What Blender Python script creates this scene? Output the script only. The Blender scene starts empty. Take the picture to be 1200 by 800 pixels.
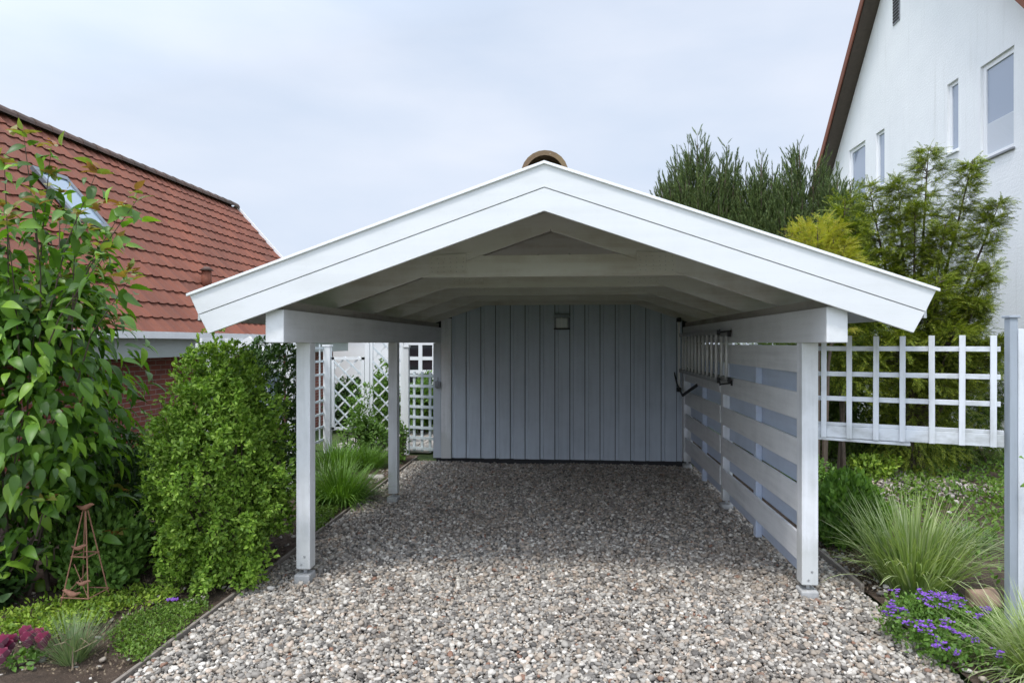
import bpy, math, random
import numpy as np
from mathutils import Vector
random.seed(7); RNG = np.random.default_rng(11)
R = math.radians
scene = bpy.context.scene
COL = scene.collection
# ------------------------------------------------------------------ camera
EYE = 2.07; F = 780.0; YAW = R(5.13); HORY = 401.5
cam_d = bpy.data.cameras.new('camera'); cam = bpy.data.objects.new('camera', cam_d); COL.objects.link(cam)
cam.location = (0, 0, EYE); cam.rotation_euler = (R(90), 0, YAW)
cam_d.lens = F / 1200 * 36; cam_d.sensor_width = 36; cam_d.shift_y = 1.5 / 1200; cam_d.clip_end = 2000; cam_d.clip_start = .05
scene.camera = cam
def ray(px, py):
    u = (px - 600) / F; v = -(py - HORY) / F
    c, s = math.cos(YAW), math.sin(YAW)
    return Vector((u * c - s, u * s + c, v))
def P(px, py, X=None, Y=None, Z=None, plane=None):
    """a measured photo point turned into a world point on a known plane (survey of the place)"""
    d = ray(px, py); o = Vector((0, 0, EYE))
    if X is not None: t = X / d.x
    elif Y is not None: t = Y / d.y
    elif Z is not None: t = (Z - EYE) / d.z
    else:
        p0, n = plane; t = (p0 - o).dot(n) / d.dot(n)
    return o + d * t
# ------------------------------------------------------------------ node helpers
def mat(name):
    m = bpy.data.materials.new(name); m.use_nodes = True
    nt = m.node_tree; b = nt.nodes['Principled BSDF']
    return m, nt, b
def N(nt, t, **kw):
    n = nt.nodes.new(t)
    for k, v in kw.items():
        if k in n.inputs: n.inputs[k].default_value = v
        else: setattr(n, k, v)
    return n
def L(nt, a, b): nt.links.new(a, b)
def ramp(nt, fac, stops, interp='LINEAR'):
    r = nt.nodes.new('ShaderNodeValToRGB'); r.color_ramp.interpolation = interp
    e = r.color_ramp.elements
    while len(e) < len(stops): e.new(.5)
    for i, (p, c) in enumerate(stops):
        e[i].position = p; e[i].color = (c[0], c[1], c[2], 1) if len(c) == 3 else c
    L(nt, fac, r.inputs[0]); return r.outputs[0]
def coords(nt, scale=(1, 1, 1), kind='Object'):
    tc = N(nt, 'ShaderNodeTexCoord'); mp = N(nt, 'ShaderNodeMapping'); mp.inputs['Scale'].default_value = scale
    L(nt, tc.outputs[kind], mp.inputs[0]); return mp.outputs[0]
def noise(nt, vec, scale, detail=4, rough=.55):
    n = N(nt, 'ShaderNodeTexNoise'); n.inputs['Scale'].default_value = scale
    n.inputs['Detail'].default_value = detail; n.inputs['Roughness'].default_value = rough
    L(nt, vec, n.inputs['Vector']); return n.outputs['Fac']
def bump(nt, b, h, strength=.3, dist=.01):
    bp = N(nt, 'ShaderNodeBump'); bp.inputs['Strength'].default_value = strength; bp.inputs['Distance'].default_value = dist
    L(nt, h, bp.inputs['Height']); L(nt, bp.outputs[0], b.inputs['Normal'])
def mixc(nt, fac, a, b, mode='MIX'):
    m = N(nt, 'ShaderNodeMix', data_type='RGBA', blend_type=mode)
    for s, i in ((fac, 0), (a, 6), (b, 7)):
        if isinstance(s, (int, float)): m.inputs[i].default_value = s
        elif isinstance(s, tuple): m.inputs[i].default_value = (*s, 1)
        else: L(nt, s, m.inputs[i])
    return m.outputs[2]
def paint(name, c, dirt, amount=.5, axis=2, rough=.5, grain=.25):
    """painted timber: streaks along the grain (axis), faint dirt, brush grain bump"""
    m, nt, b = mat(name)
    sc = [14, 14, 14]; sc[axis] = .8
    st = noise(nt, coords(nt, tuple(sc)), 1.0, 5, .6)
    bl = noise(nt, coords(nt), 2.3, 5, .65)
    ms = N(nt, 'ShaderNodeMath', operation='MULTIPLY'); L(nt, st, ms.inputs[0]); L(nt, bl, ms.inputs[1])
    fac = ramp(nt, ms.outputs[0], [(.20, (0, 0, 0)), (.42, (amount,) * 3)])
    col = mixc(nt, fac, c, dirt)
    spk = ramp(nt, noise(nt, coords(nt), 60, 2, .5), [(.70, (0, 0, 0)), (.76, (.35,) * 3)])
    col = mixc(nt, spk, col, dirt)
    if name == 'white_post_paint':
        tc = N(nt, 'ShaderNodeTexCoord'); sp = N(nt, 'ShaderNodeSeparateXYZ'); L(nt, tc.outputs['Object'], sp.inputs[0])
        nz_ = noise(nt, coords(nt, (9, 9, 3)), 1.0, 6, .7); sb = N(nt, 'ShaderNodeMath', operation='MULTIPLY_ADD'); L(nt, nz_, sb.inputs[0]); sb.inputs[1].default_value = -.75; L(nt, sp.outputs[2], sb.inputs[2])
        col = mixc(nt, ramp(nt, sb.outputs[0], [(0, (.38,) * 3), (.22, (0, 0, 0))]), col, (.36, .37, .31))
    L(nt, col, b.inputs['Base Color']); b.inputs['Roughness'].default_value = rough
    sc2 = [160, 160, 160]; sc2[axis] = 5
    bump(nt, b, noise(nt, coords(nt, tuple(sc2)), 1.0, 4, .6), grain, .003)
    return m
M = {}
M['fascia'] = paint('white_board_paint', (.73, .74, .75), (.55, .56, .55), .3, 0, .45, .15)
M['white_z'] = paint('white_post_paint', (.76, .77, .79), (.42, .43, .42), .55, 2, .5)
M['white_y'] = paint('white_beam_paint', (.74, .75, .76), (.48, .48, .47), .45, 1, .5)
M['trim'] = paint('corner_trim_paint', (.52, .56, .61), (.36, .39, .42), .4, 2, .5)
M['truss'] = paint('rafter_paint', (.68, .67, .65), (.46, .41, .35), .7, 0, .65, .3)
M['tie'] = paint('tie_paint', (.68, .67, .63), (.46, .41, .35), .7, 0, .65, .3)
M['soffit'] = paint('soffit_boards', (.36, .335, .30), (.17, .145, .12), .8, 1, .8, .4)
M['shed'] = paint('shed_blue_grey', (.54, .60, .67), (.40, .45, .51), .6, 2, .55)
M['slat_w'] = paint('slat_white', (.78, .79, .80), (.50, .51, .52), .6, 1, .5)
M['slat_b'] = paint('slat_blue', (.54, .60, .72), (.38, .42, .50), .5, 1, .5)
M['gatewood'] = paint('weathered_grey_white', (.68, .71, .75), (.30, .31, .29), .7, 2, .6)
M['gatewood_x'] = paint('weathered_grey_white_x', (.68, .71, .75), (.28, .29, .27), .7, 0, .6)
M['greypost'] = paint('grey_post_paint', (.36, .40, .45), (.22, .24, .26), .6, 2, .6)
M['lattice'] = paint('lattice_paint', (.80, .82, .82), (.5, .52, .5), .4, 2, .5)
M['gridpaint'] = paint('grid_lattice_paint', (.62, .68, .70), (.36, .42, .42), .5, 2, .5)
M['edge'] = paint('weathered_edging', (.27, .235, .20), (.12, .10, .08), .9, 1, .85, .6)
def plain(name, c, rough=.5, metal=0, nz=.0, ns=20):
    m, nt, b = mat(name); b.inputs['Roughness'].default_value = rough; b.inputs['Metallic'].default_value = metal
    if nz:
        f = noise(nt, coords(nt), ns, 4, .6)
        L(nt, mixc(nt, f, tuple(x * (1 - nz) for x in c), tuple(min(1, x * (1 + nz)) for x in c)), b.inputs['Base Color'])
        bump(nt, b, f, .2, .004)
    else: b.inputs['Base Color'].default_value = (*c, 1)
    return m
M['galv'] = plain('galvanised_steel', (.55, .56, .57), .45, .8, .15, 40)
M['concrete'] = plain('concrete', (.42, .42, .41), .9, 0, .3, 30)
M['alu'] = plain('aluminium', (.72, .71, .68), .45, .15, .1, 20)
M['alu_dark'] = plain('dull_rail', (.42, .42, .41), .5, .5, .2, 20)
M['rubber'] = plain('black_rubber', (.02, .02, .02), .7)
M['dark'] = plain('dark_void', (.02, .02, .022), .6)
M['plastic_grey'] = plain('grey_plastic', (.25, .26, .28), .5)
M['rust'] = plain('rusty_iron', (.34, .17, .11), .85, .2, .5, 60)
M['darkmetal'] = plain('dark_metal', (.05, .045, .045), .6, .5, .3, 40)
M['gutter'] = plain('white_gutter', (.82, .83, .84), .4, 0, .05, 5)
M['greyfascia'] = plain('grey_green_board', (.34, .375, .36), .6, 0, .08, 6)
M['darkboard'] = plain('dark_brown_soffit', (.085, .065, .05), .7, 0, .35, 12)
M['winframe'] = plain('white_window_frame', (.80, .81, .82), .35)
M['skyframe'] = plain('skylight_frame', (.16, .18, .20), .4, .3, .1, 10)
M['blind'] = plain('white_blind', (.62, .65, .70), .8)
M['bark'] = plain('bark', (.10, .075, .055), .9, 0, .5, 30)
M['rock'] = plain('rock', (.34, .23, .17), .85, 0, .35, 9)
M['sandstone'] = plain('pale_stone', (.40, .37, .33), .85, 0, .3, 20)
# glossy glass; the window panes have reflected sky painted into their pale base
def glassy(name, c):
    m, nt, b = mat(name); b.inputs['Base Color'].default_value = (*c, 1); b.inputs['Roughness'].default_value = .06
    b.inputs['Specular IOR Level'].default_value = 1.0; b.inputs['IOR'].default_value = 1.7
    bump(nt, b, noise(nt, coords(nt), 1.2, 2), .06, .02); return m
M['glass'] = glassy('window_glass', (.30, .35, .44)); M['glass_blue'] = glassy('skylight_glass', (.22, .30, .38))
M['glass_dark'] = glassy('dark_glass', (.02, .02, .025))
def lampglass():
    m, nt, b = mat('lamp_glass'); b.inputs['Base Color'].default_value = (.62, .64, .62, 1); b.inputs['Roughness'].default_value = .3; return m
M['lampglass'] = lampglass()
# stucco
def stucco():
    m, nt, b = mat('white_stucco'); v = coords(nt)
    f = noise(nt, v, 1.1, 5, .6)
    col = ramp(nt, f, [(.3, (.81, .82, .83)), (.7, (.86, .87, .875))])
    # faint rusty run under the attic vent and rain streaks
    st = ramp(nt, noise(nt, coords(nt, (1, 6, .35)), 1.0, 4, .6), [(.58, (0, 0, 0)), (.75, (.22,) * 3)])
    col = mixc(nt, st, col, (.48, .47, .44))
    L(nt, col, b.inputs['Base Color']); b.inputs['Roughness'].default_value = .92
    h = N(nt, 'ShaderNodeMath', operation='ADD')
    tc = N(nt, 'ShaderNodeTexCoord'); sp = N(nt, 'ShaderNodeSeparateXYZ'); cb = N(nt, 'ShaderNodeCombineXYZ'); L(nt, tc.outputs['Object'], sp.inputs[0]); L(nt, sp.outputs[1], cb.inputs[0]); L(nt, sp.outputs[2], cb.inputs[1])
    br = N(nt, 'ShaderNodeTexBrick'); br.inputs['Scale'].default_value = 1; br.inputs['Brick Width'].default_value = .25; br.inputs['Row Height'].default_value = .075; br.inputs['Mortar Size'].default_value = .008; br.inputs['Mortar Smooth'].default_value = 1; L(nt, cb.outputs[0], br.inputs['Vector'])
    iv = N(nt, 'ShaderNodeMath', operation='MULTIPLY'); iv.inputs[1].default_value = -.10; L(nt, br.outputs['Fac'], iv.inputs[0])
    L(nt, iv.outputs[0], h.inputs[0]); L(nt, noise(nt, v, 22, 5, .7), h.inputs[1])
    bump(nt, b, h.outputs[0], .45, .02); return m
M['stucco'] = stucco()
M['white_wall'] = plain('white_render', (.86, .87, .88), .9, 0, .05, 8)
def brick(name, axis):
    m, nt, b = mat(name); tc = N(nt, 'ShaderNodeTexCoord'); sp = N(nt, 'ShaderNodeSeparateXYZ'); cb = N(nt, 'ShaderNodeCombineXYZ')
    L(nt, tc.outputs['Object'], sp.inputs[0]); L(nt, sp.outputs[axis], cb.inputs[0]); L(nt, sp.outputs[2], cb.inputs[1])
    br = N(nt, 'ShaderNodeTexBrick'); br.inputs['Scale'].default_value = 1
    br.inputs['Brick Width'].default_value = .25; br.inputs['Row Height'].default_value = .075; br.inputs['Mortar Size'].default_value = .006
    br.inputs['Color1'].default_value = (.19, .052, .035, 1); br.inputs['Color2'].default_value = (.27, .08, .052, 1)
    br.inputs['Mortar'].default_value = (.30, .25, .22, 1); L(nt, cb.outputs[0], br.inputs['Vector'])
    col = mixc(nt, ramp(nt, noise(nt, coords(nt), 9, 4), [(.4, (0, 0, 0)), (.8, (.5,) * 3)]), br.outputs['Color'], (.12, .04, .03))
    L(nt, col, b.inputs['Base Color']); b.inputs['Roughness'].default_value = .9
    inv = N(nt, 'ShaderNodeMath', operation='SUBTRACT'); inv.inputs[0].default_value = 1; L(nt, br.outputs['Fac'], inv.inputs[1])
    bump(nt, b, inv.outputs[0], .6, .008); return m
M['brick_y'] = brick('red_brick', 1); M['brick_x'] = brick('red_brick_end', 0)
def tile(name, c1, c2, moss, amt=.5):
    m, nt, b = mat(name); g = N(nt, 'ShaderNodeNewGeometry')
    base = ramp(nt, g.outputs['Random Per Island'], [(0, c1), (1, c2)])
    v = coords(nt)
    big = ramp(nt, noise(nt, v, .7, 6, .7), [(.35, (0, 0, 0)), (.75, (amt,) * 3)])
    col = mixc(nt, big, base, moss)
    sm = ramp(nt, noise(nt, v, 26, 4, .7), [(.58, (0, 0, 0)), (.72, (.7 * amt + .2,) * 3)])
    col = mixc(nt, sm, col, moss)
    spk = ramp(nt, noise(nt, v, 45, 2, .5), [(.71, (0, 0, 0)), (.75, (.6,) * 3)])
    col = mixc(nt, spk, col, (.34, .28, .22))
    L(nt, col, b.inputs['Base Color']); b.inputs['Roughness'].default_value = .8
    bump(nt, b, noise(nt, v, 60, 3), .25, .004); return m
M['tile'] = tile('red_roof_tile', (.175, .052, .028), (.245, .077, .041), (.085, .042, .028), .55)
M['ridge'] = tile('mossy_ridge_tile', (.10, .062, .05), (.14, .08, .06), (.05, .045, .035), .8)
M['ridge2'] = tile('lichen_ridge_tile', (.11, .065, .045), (.15, .085, .06), (.30, .23, .10), .7)
# pebbles
def pebble():
    m, nt, b = mat('pebble_mix'); g = N(nt, 'ShaderNodeNewGeometry'); r = g.outputs['Random Per Island']
    col = ramp(nt, r, [(0, (.075, .072, .07)), (.09, (.17, .162, .155)), (.22, (.26, .248, .235)), (.36, (.35, .335, .315)), (.49, (.45, .43, .40)),
                       (.60, (.60, .58, .55)), (.69, (.33, .285, .24)), (.77, (.41, .355, .30)), (.84, (.27, .215, .17)), (.88, (.54, .45, .38)), (.92, (.74, .72, .69)), (.965, (.47, .41, .35)), (.988, (.22, .11, .07))], 'CONSTANT')
    stn = ramp(nt, noise(nt, coords(nt), .9, 6, .65), [(.46, (0, 0, 0)), (.70, (.5,) * 3)]); col = mixc(nt, stn, col, (.15, .115, .085))
    v = coords(nt); col = mixc(nt, ramp(nt, noise(nt, v, 90, 4, .7), [(.35, (0, 0, 0)), (.7, (.4,) * 3)]), col, (.26, .245, .23))
    col = mixc(nt, 1.0, col, (1.0, .965, .90), 'MULTIPLY'); L(nt, col, b.inputs['Base Color']); b.inputs['Roughness'].default_value = .72
    bump(nt, b, noise(nt, v, 120, 3), .3, .003); return m
M['pebble'] = pebble()
def gravelbase():
    m, nt, b = mat('fine_gravel'); v = coords(nt); vo = N(nt, 'ShaderNodeTexVoronoi'); vo.inputs['Scale'].default_value = 32; L(nt, v, vo.inputs['Vector'])
    sp = N(nt, 'ShaderNodeSeparateColor'); L(nt, vo.outputs['Color'], sp.inputs[0])
    col = ramp(nt, sp.outputs[0], [(0, (.10, .095, .09)), (.5, (.24, .23, .22)), (1, (.45, .43, .41))])
    L(nt, col, b.inputs['Base Color']); b.inputs['Roughness'].default_value = .95; bump(nt, b, vo.outputs['Distance'], .8, .02); return m
M['gravelbase'] = gravelbase()
def soil():
    m, nt, b = mat('soil'); v = coords(nt)
    f = noise(nt, v, 7, 8, .75)
    col = ramp(nt, f, [(.3, (.045, .030, .020)), (.5, (.10, .066, .045)), (.72, (.18, .13, .095))])
    chips = ramp(nt, noise(nt, v, 70, 2, .5), [(.66, (0, 0, 0)), (.70, (.8,) * 3)])
    L(nt, mixc(nt, chips, col, (.26, .20, .15)), b.inputs['Base Color']); b.inputs['Roughness'].default_value = 1
    bump(nt, b, noise(nt, v, 22, 8, .75), 1, .05); return m
M['soil'] = soil()
def lawn():
    m, nt, b = mat('lawn_ground'); v = coords(nt)
    f = noise(nt, v, 1.3, 8, .7)
    col = ramp(nt, f, [(.35, (.05, .09, .018)), (.55, (.085, .13, .03)), (.72, (.15, .14, .06))])
    L(nt, col, b.inputs['Base Color']); b.inputs['Roughness'].default_value = 1; bump(nt, b, noise(nt, v, 30, 6, .8), 1, .05); return m
M['lawn'] = lawn()
def leafmat(name, cols, rough=.45, tr=.3, spec=.4, clump=1.6):
    m, nt, b = mat(name); g = N(nt, 'ShaderNodeNewGeometry')
    n = len(cols); col = ramp(nt, g.outputs['Random Per Island'], [(i / (n - 1), c) for i, c in enumerate(cols)])
    cl = noise(nt, coords(nt), clump, 3, .6)
    hsv = N(nt, 'ShaderNodeHueSaturation'); L(nt, col, hsv.inputs['Color'])
    mr = N(nt, 'ShaderNodeMapRange'); mr.inputs['From Min'].default_value = .3; mr.inputs['From Max'].default_value = .7
    mr.inputs['To Min'].default_value = .75; mr.inputs['To Max'].default_value = 1.25; L(nt, cl, mr.inputs['Value']); L(nt, mr.outputs[0], hsv.inputs['Value'])
    L(nt, hsv.outputs[0], b.inputs['Base Color']); b.inputs['Roughness'].default_value = rough; b.inputs['Specular IOR Level'].default_value = spec
    t = N(nt, 'ShaderNodeBsdfTranslucent'); tc = mixc(nt, 1.0, hsv.outputs[0], (1.25, 1.35, .5), 'MULTIPLY'); L(nt, tc, t.inputs['Color'])
    mx = N(nt, 'ShaderNodeMixShader'); mx.inputs[0].default_value = tr
    L(nt, b.outputs[0], mx.inputs[1]); L(nt, t.outputs[0], mx.inputs[2])
    L(nt, mx.outputs[0], nt.nodes['Material Output'].inputs['Surface']); return m
M['lf_big'] = leafmat('broad_leaf', [(.035, .085, .012), (.07, .16, .018), (.13, .27, .028), (.25, .42, .045)], .42, .35, .45)
M['lf_tip'] = leafmat('young_leaf', [(.20, .22, .05), (.30, .13, .05), (.17, .28, .05), (.24, .20, .06)], .4, .35, .4)
M['lf_box'] = leafmat('box_leaf', [(.09, .17, .022), (.15, .27, .03), (.23, .37, .045), (.33, .47, .09)], .5, .3, .3, 4)
M['lf_dark'] = leafmat('dark_leaf', [(.03, .065, .018), (.045, .10, .022), (.07, .13, .03)], .5, .2, .3)
M['lf_mid'] = leafmat('mid_leaf', [(.08, .16, .03), (.12, .23, .04), (.18, .31, .06)], .5, .3, .3)
M['lf_pine'] = leafmat('pine_needles', [(.075, .115, .05), (.10, .15, .055), (.14, .195, .065), (.20, .24, .085)], .6, .15, .3, 1.2)
M['lf_yew'] = leafmat('yew_needles', [(.05, .08, .014), (.13, .185, .022), (.24, .30, .034), (.38, .39, .05)], .55, .25, .3, 1.5)
M['lf_yew_shade'] = leafmat('shaded_yew_needles', [(.035, .06, .014), (.06, .105, .018), (.10, .16, .022), (.17, .23, .03)], .55, .2, .3, 2)  # darker copy of the yew needles, shade of the lower skirt put into the colour
M['lf_gold'] = leafmat('golden_needles', [(.26, .30, .04), (.40, .42, .05), (.48, .38, .07), (.30, .37, .05)], .55, .3, .3, 3)
M['lf_grass'] = leafmat('grass_blade', [(.08, .17, .03), (.13, .25, .04), (.18, .32, .055)], .5, .3, .3)
M['lf_vargrass'] = leafmat('variegated_blade', [(.22, .31, .09), (.34, .43, .16), (.55, .60, .36), (.27, .36, .11), (.20, .29, .08)], .5, .3, .3)
M['lf_grey'] = leafmat('grey_green_stem', [(.16, .25, .11), (.23, .31, .16), (.31, .36, .23), (.15, .25, .08)], .7, .25, .2)
M['lf_lime'] = leafmat('lime_ground_leaf', [(.14, .24, .03), (.22, .34, .04), (.32, .42, .06), (.10, .19, .03)], .5, .3, .3, 5)
M['lf_mat'] = leafmat('mat_leaf', [(.08, .15, .025), (.13, .22, .035), (.18, .28, .05)], .5, .3, .3, 5)
M['fl_purple'] = leafmat('purple_petal', [(.17, .05, .42), (.26, .10, .58), (.34, .16, .66)], .5, .3, .2)
M['fl_wine'] = leafmat('wine_petal', [(.10, .004, .025), (.19, .008, .05), (.13, .005, .03), (.03, .002, .01)], .45, .2, .3)
M['fl_white'] = leafmat('white_petal', [(.7, .7, .66), (.6, .62, .5)], .6, .2, .2)
M['leaf_dead'] = leafmat('dry_twig', [(.20, .15, .10), (.30, .24, .17)], .8, .1, .1)
# ------------------------------------------------------------------ mesh helpers
class MB:
    def __init__(s): s.v = []; s.f = []; s.n = 0; s.mi = []
    def add(s, v, f, mi=0):
        v = np.asarray(v, float).reshape(-1, 3); s.v.append(v)
        for q in f: s.f.append([i + s.n for i in q]); s.mi.append(mi)
        s.n += len(v)
    def box(s, x0, x1, y0, y1, z0, z1, mi=0):
        v = [(x, y, z) for z in (z0, z1) for y in (y0, y1) for x in (x0, x1)]
        s.add(v, [(0, 2, 3, 1), (4, 5, 7, 6), (0, 1, 5, 4), (2, 6, 7, 3), (0, 4, 6, 2), (1, 3, 7, 5)], mi); return s
    def bar(s, a, b, w, h, up=(0, 0, 1), mi=0):
        """rectangular bar from a to b: w across, h along up"""
        a = np.array(a, float); b = np.array(b, float); d = b - a; d /= np.linalg.norm(d)
        u = np.array(up, float); u -= d * u.dot(d); u /= np.linalg.norm(u); r = np.cross(d, u)
        v = [p + r * sx * w / 2 + u * sz * h / 2 for sz in (-1, 1) for p in (a, b) for sx in (-1, 1)]
        s.add(v, [(0, 2, 3, 1), (4, 5, 7, 6), (0, 1, 5, 4), (2, 6, 7, 3), (0, 4, 6, 2), (1, 3, 7, 5)], mi); return s
    def prism(s, poly, y0, y1, axis=1, mi=0):
        n = len(poly)
        def mk(p, t): return (p[0], t, p[1]) if axis == 1 else ((t, p[0], p[1]) if axis == 0 else (p[0], p[1], t))
        v = [mk(p, y0) for p in poly] + [mk(p, y1) for p in poly]
        f = [tuple(range(n)), tuple(range(2 * n - 1, n - 1, -1))] + [(i, i + n, (i + 1) % n + n, (i + 1) % n) for i in range(n)]
        s.add(v, f, mi); return s
    def tube(s, pts, rad, seg=7, mi=0, cap=True):
        pts = [np.array(p, float) for p in pts]; n = len(pts)
        if isinstance(rad, (int, float)): rad = [rad] * n
        rings = []; ref = np.array((.31, .17, .93))
        for i, p in enumerate(pts):
            d = pts[min(i + 1, n - 1)] - pts[max(i - 1, 0)]; d /= np.linalg.norm(d) + 1e-9
            u = np.cross(d, ref); u /= np.linalg.norm(u) + 1e-9; w = np.cross(d, u)
            for k in range(seg):
                a = 2 * math.pi * k / seg; rings.append(p + rad[i] * (u * math.cos(a) + w * math.sin(a)))
        f = [(i * seg + k, i * seg + (k + 1) % seg, (i + 1) * seg + (k + 1) % seg, (i + 1) * seg + k) for i in range(n - 1) for k in range(seg)]
        if cap: f += [tuple(range(seg))[::-1], tuple(range((n - 1) * seg, n * seg))]
        s.add(rings, f, mi); return s
    def quad(s, a, b, c, d, mi=0): s.add([a, b, c, d], [(0, 1, 2, 3)], mi); return s
    def build(s, name, m, parent=None, bevel=0, smooth=False, loc=None):
        v = np.concatenate(s.v) if s.v else np.zeros((0, 3))
        off = np.zeros(3); p = parent
        while p is not None: off += np.array(p.location); p = p.parent
        if parent is None: off = np.array(loc) if loc is not None else np.array([(v[:, 0].min() + v[:, 0].max()) / 2, (v[:, 1].min() + v[:, 1].max()) / 2, v[:, 2].min()])
        me = bpy.data.meshes.new(name); me.from_pydata((v - off).tolist(), [], s.f)
        for mm in (m if isinstance(m, list) else [m]): me.materials.append(mm)
        if isinstance(m, list): me.polygons.foreach_set('material_index', s.mi)
        if smooth: me.polygons.foreach_set('use_smooth', [True] * len(me.polygons))
        me.update()
        o = bpy.data.objects.new(name, me); COL.objects.link(o)
        if parent is None: o.location = off
        else: o.parent = parent
        if bevel:
            bv = o.modifiers.new('edge', 'BEVEL'); bv.width = bevel; bv.segments = 2; bv.limit_method = 'ANGLE'; bv.harden_normals = False
        return o
def npmesh(name, V, T, m, parent=None, smooth=False, loc=None, faces4=False):
    """big meshes straight from numpy: V (n,3), T (k,3 or 4)"""
    off = np.zeros(3); p = parent
    while p is not None: off += np.array(p.location); p = p.parent
    if parent is None: off = np.array(loc) if loc is not None else np.array([V[:, 0].mean(), V[:, 1].mean(), V[:, 2].min()])
    V = V - off; k = T.shape[1]
    me = bpy.data.meshes.new(name); me.vertices.add(len(V)); me.vertices.foreach_set('co', V.astype(np.float32).ravel())
    me.loops.add(T.size); me.loops.foreach_set('vertex_index', T.astype(np.int32).ravel())
    me.polygons.add(len(T)); me.polygons.foreach_set('loop_start', np.arange(0, T.size, k, dtype=np.int32))
    if smooth: me.polygons.foreach_set('use_smooth', np.ones(len(T), bool))
    me.update(calc_edges=True); me.materials.append(m)
    o = bpy.data.objects.new(name, me); COL.objects.link(o)
    if parent is None: o.location = off
    else: o.parent = parent
    return o
def thing(name, label, cat, loc=(0, 0, 0), group=None):
    o = bpy.data.objects.new(name, None); COL.objects.link(o); o.location = loc; o.empty_display_size = .1
    return tag(o, label, cat, group)
def tag(o, label=None, cat=None, group=None, kind=None):
    if label: o['label'] = label
    if cat: o['category'] = cat
    if group: o['group'] = group
    if kind: o['kind'] = kind
    return o
def copy_part(o, parent, dx=(0, 0, 0)):
    c = o.copy(); COL.objects.link(c); c.parent = parent; c.location = Vector(o.location) + Vector(dx)
    for ch in o.children: copy_part(ch, c)
    return c
# ------------------------------------------------------------------ foliage helpers
def unit(a): return a / (np.linalg.norm(a, axis=-1, keepdims=True) + 1e-9)
def scatter(tv, tf, pos, axis, nor, scale):
    """template: +Y is the leaf's length, +Z its face"""
    axis = unit(axis); nor = nor - axis * (nor * axis).sum(-1, keepdims=True); nor = unit(nor); side = np.cross(axis, nor)
    B = np.stack([side, axis, nor], 1)              # n,3(row basis),3
    scale = np.asarray(scale, float)
    if scale.ndim == 1: scale = np.repeat(scale[:, None], 3, 1)
    loc = tv[None] * scale[:, None, :]
    V = np.einsum('nkj,njc->nkc', loc, B) + pos[:, None, :]
    n, k = len(pos), len(tv)
    T = tf[None] + (np.arange(n) * k)[:, None, None]
    return V.reshape(-1, 3), T.reshape(-1, tf.shape[1])
def join(parts):
    V = []; T = []; o = 0
    for v, t in parts: V.append(v); T.append(t + o); o += len(v)
    return np.concatenate(V), np.concatenate(T)
def leaf_tpl(width=.5, droop=.25, fold=.12, n=5):
    v = []; f = []
    ys = np.linspace(0, 1, n + 1)
    for y in ys:
        w = width / 2 * (y ** .7 * (1 - y) ** 1.15) / .322 if 0 < y < 1 else 0.0
        z = -droop * y * y; v += [(-w, y, z + fold * w * 2), (0, y, z), (w, y, z + fold * w * 2)]
    for i in range(n):
        a = i * 3
        f += [(a, a + 1, a + 4), (a, a + 4, a + 3), (a + 1, a + 2, a + 5), (a + 1, a + 5, a + 4)]
    return np.array(v), np.array(f)
LEAF = leaf_tpl(.50, .42, .16, 6); LEAF3 = leaf_tpl(.55, .15, .15, 3)
SMALL = (np.array([(0, 0, 0), (-.26, .5, .05), (0, 1, -.04), (.26, .5, .05)], float), np.array([(0, 3, 1), (1, 3, 2)]))
def blade_tpl(w=.02, bend=.5, n=5):
    v = []; f = []
    for i in range(n + 1):
        t = i / n; ww = w * (1 - t) ** .6 / 2; a = bend * t
        v += [(-ww, math.cos(a * .8) * t, -math.sin(a) * t * .6), (ww, math.cos(a * .8) * t, -math.sin(a) * t * .6)]
    for i in range(n): a = 2 * i; f += [(a, a + 1, a + 3), (a, a + 3, a + 2)]
    return np.array(v), np.array(f)
def shoot_tpl(nn=34, ang=.55, nl=.32, w=.035, seed=1, taper=.5):
    """upright shoot with needles all round, length 1 along Y"""
    r = np.random.default_rng(seed); v = []; f = []
    for i in range(nn):
        t = i / nn; a = r.uniform(0, 6.28); l = nl * (1 - taper * t) * r.uniform(.7, 1.1); an = ang * r.uniform(.7, 1.3)
        d = np.array([math.sin(an) * math.cos(a), math.cos(an), math.sin(an) * math.sin(a)])
        b = np.array([0, t * .85, 0]); s = np.array([-math.sin(a), 0, math.cos(a)]) * w / 2
        k = len(v); v += [b - s, b + s, b + d * l]; f.append((k, k + 1, k + 2))
    k = len(v); v += [(-.02, 0, 0), (.02, 0, 0), (0, .95, 0)]; f.append((k, k + 1, k + 2))
    return np.array(v, float), np.array(f)
def spray_tpl(n=9, seed=2, ll=.34, w=.07):
    """flat feathered conifer spray, length 1 along Y with a drooping tip"""
    r = np.random.default_rng(seed); v = []; f = []
    for i in range(n):
        t = (i + .5) / n
        for sgn in (-1, 1):
            l = ll * (1 - .55 * t) * r.uniform(.7, 1.2); b = np.array([0, t, -.22 * t * t])
            d = np.array([sgn * math.sin(.85), math.cos(.85), -.15 + r.uniform(-.25, .2)]); d /= np.linalg.norm(d)
            s = np.array([d[1], -d[0], 0]) * w / 2; k = len(v)
            v += [b, b + d * l * .5 + s, b + d * l, b + d * l * .5 - s]; f += [(k, k + 1, k + 2), (k, k + 2, k + 3)]
    return np.array(v, float), np.array(f)
def sphere_dirs(n, rng=RNG):
    d = unit(rng.normal(size=(n, 3))); return d
def lumpy(dirs, seed, amp=.2, k=5):
    r = np.random.default_rng(seed); w = unit(r.normal(size=(k, 3))); ph = r.uniform(0, 6.28, k); fr = r.uniform(2, 6, k)
    return 1 + amp * sum(np.sin(fr[i] * dirs @ w[i] + ph[i]) for i in range(k)) / k ** .5
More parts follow.
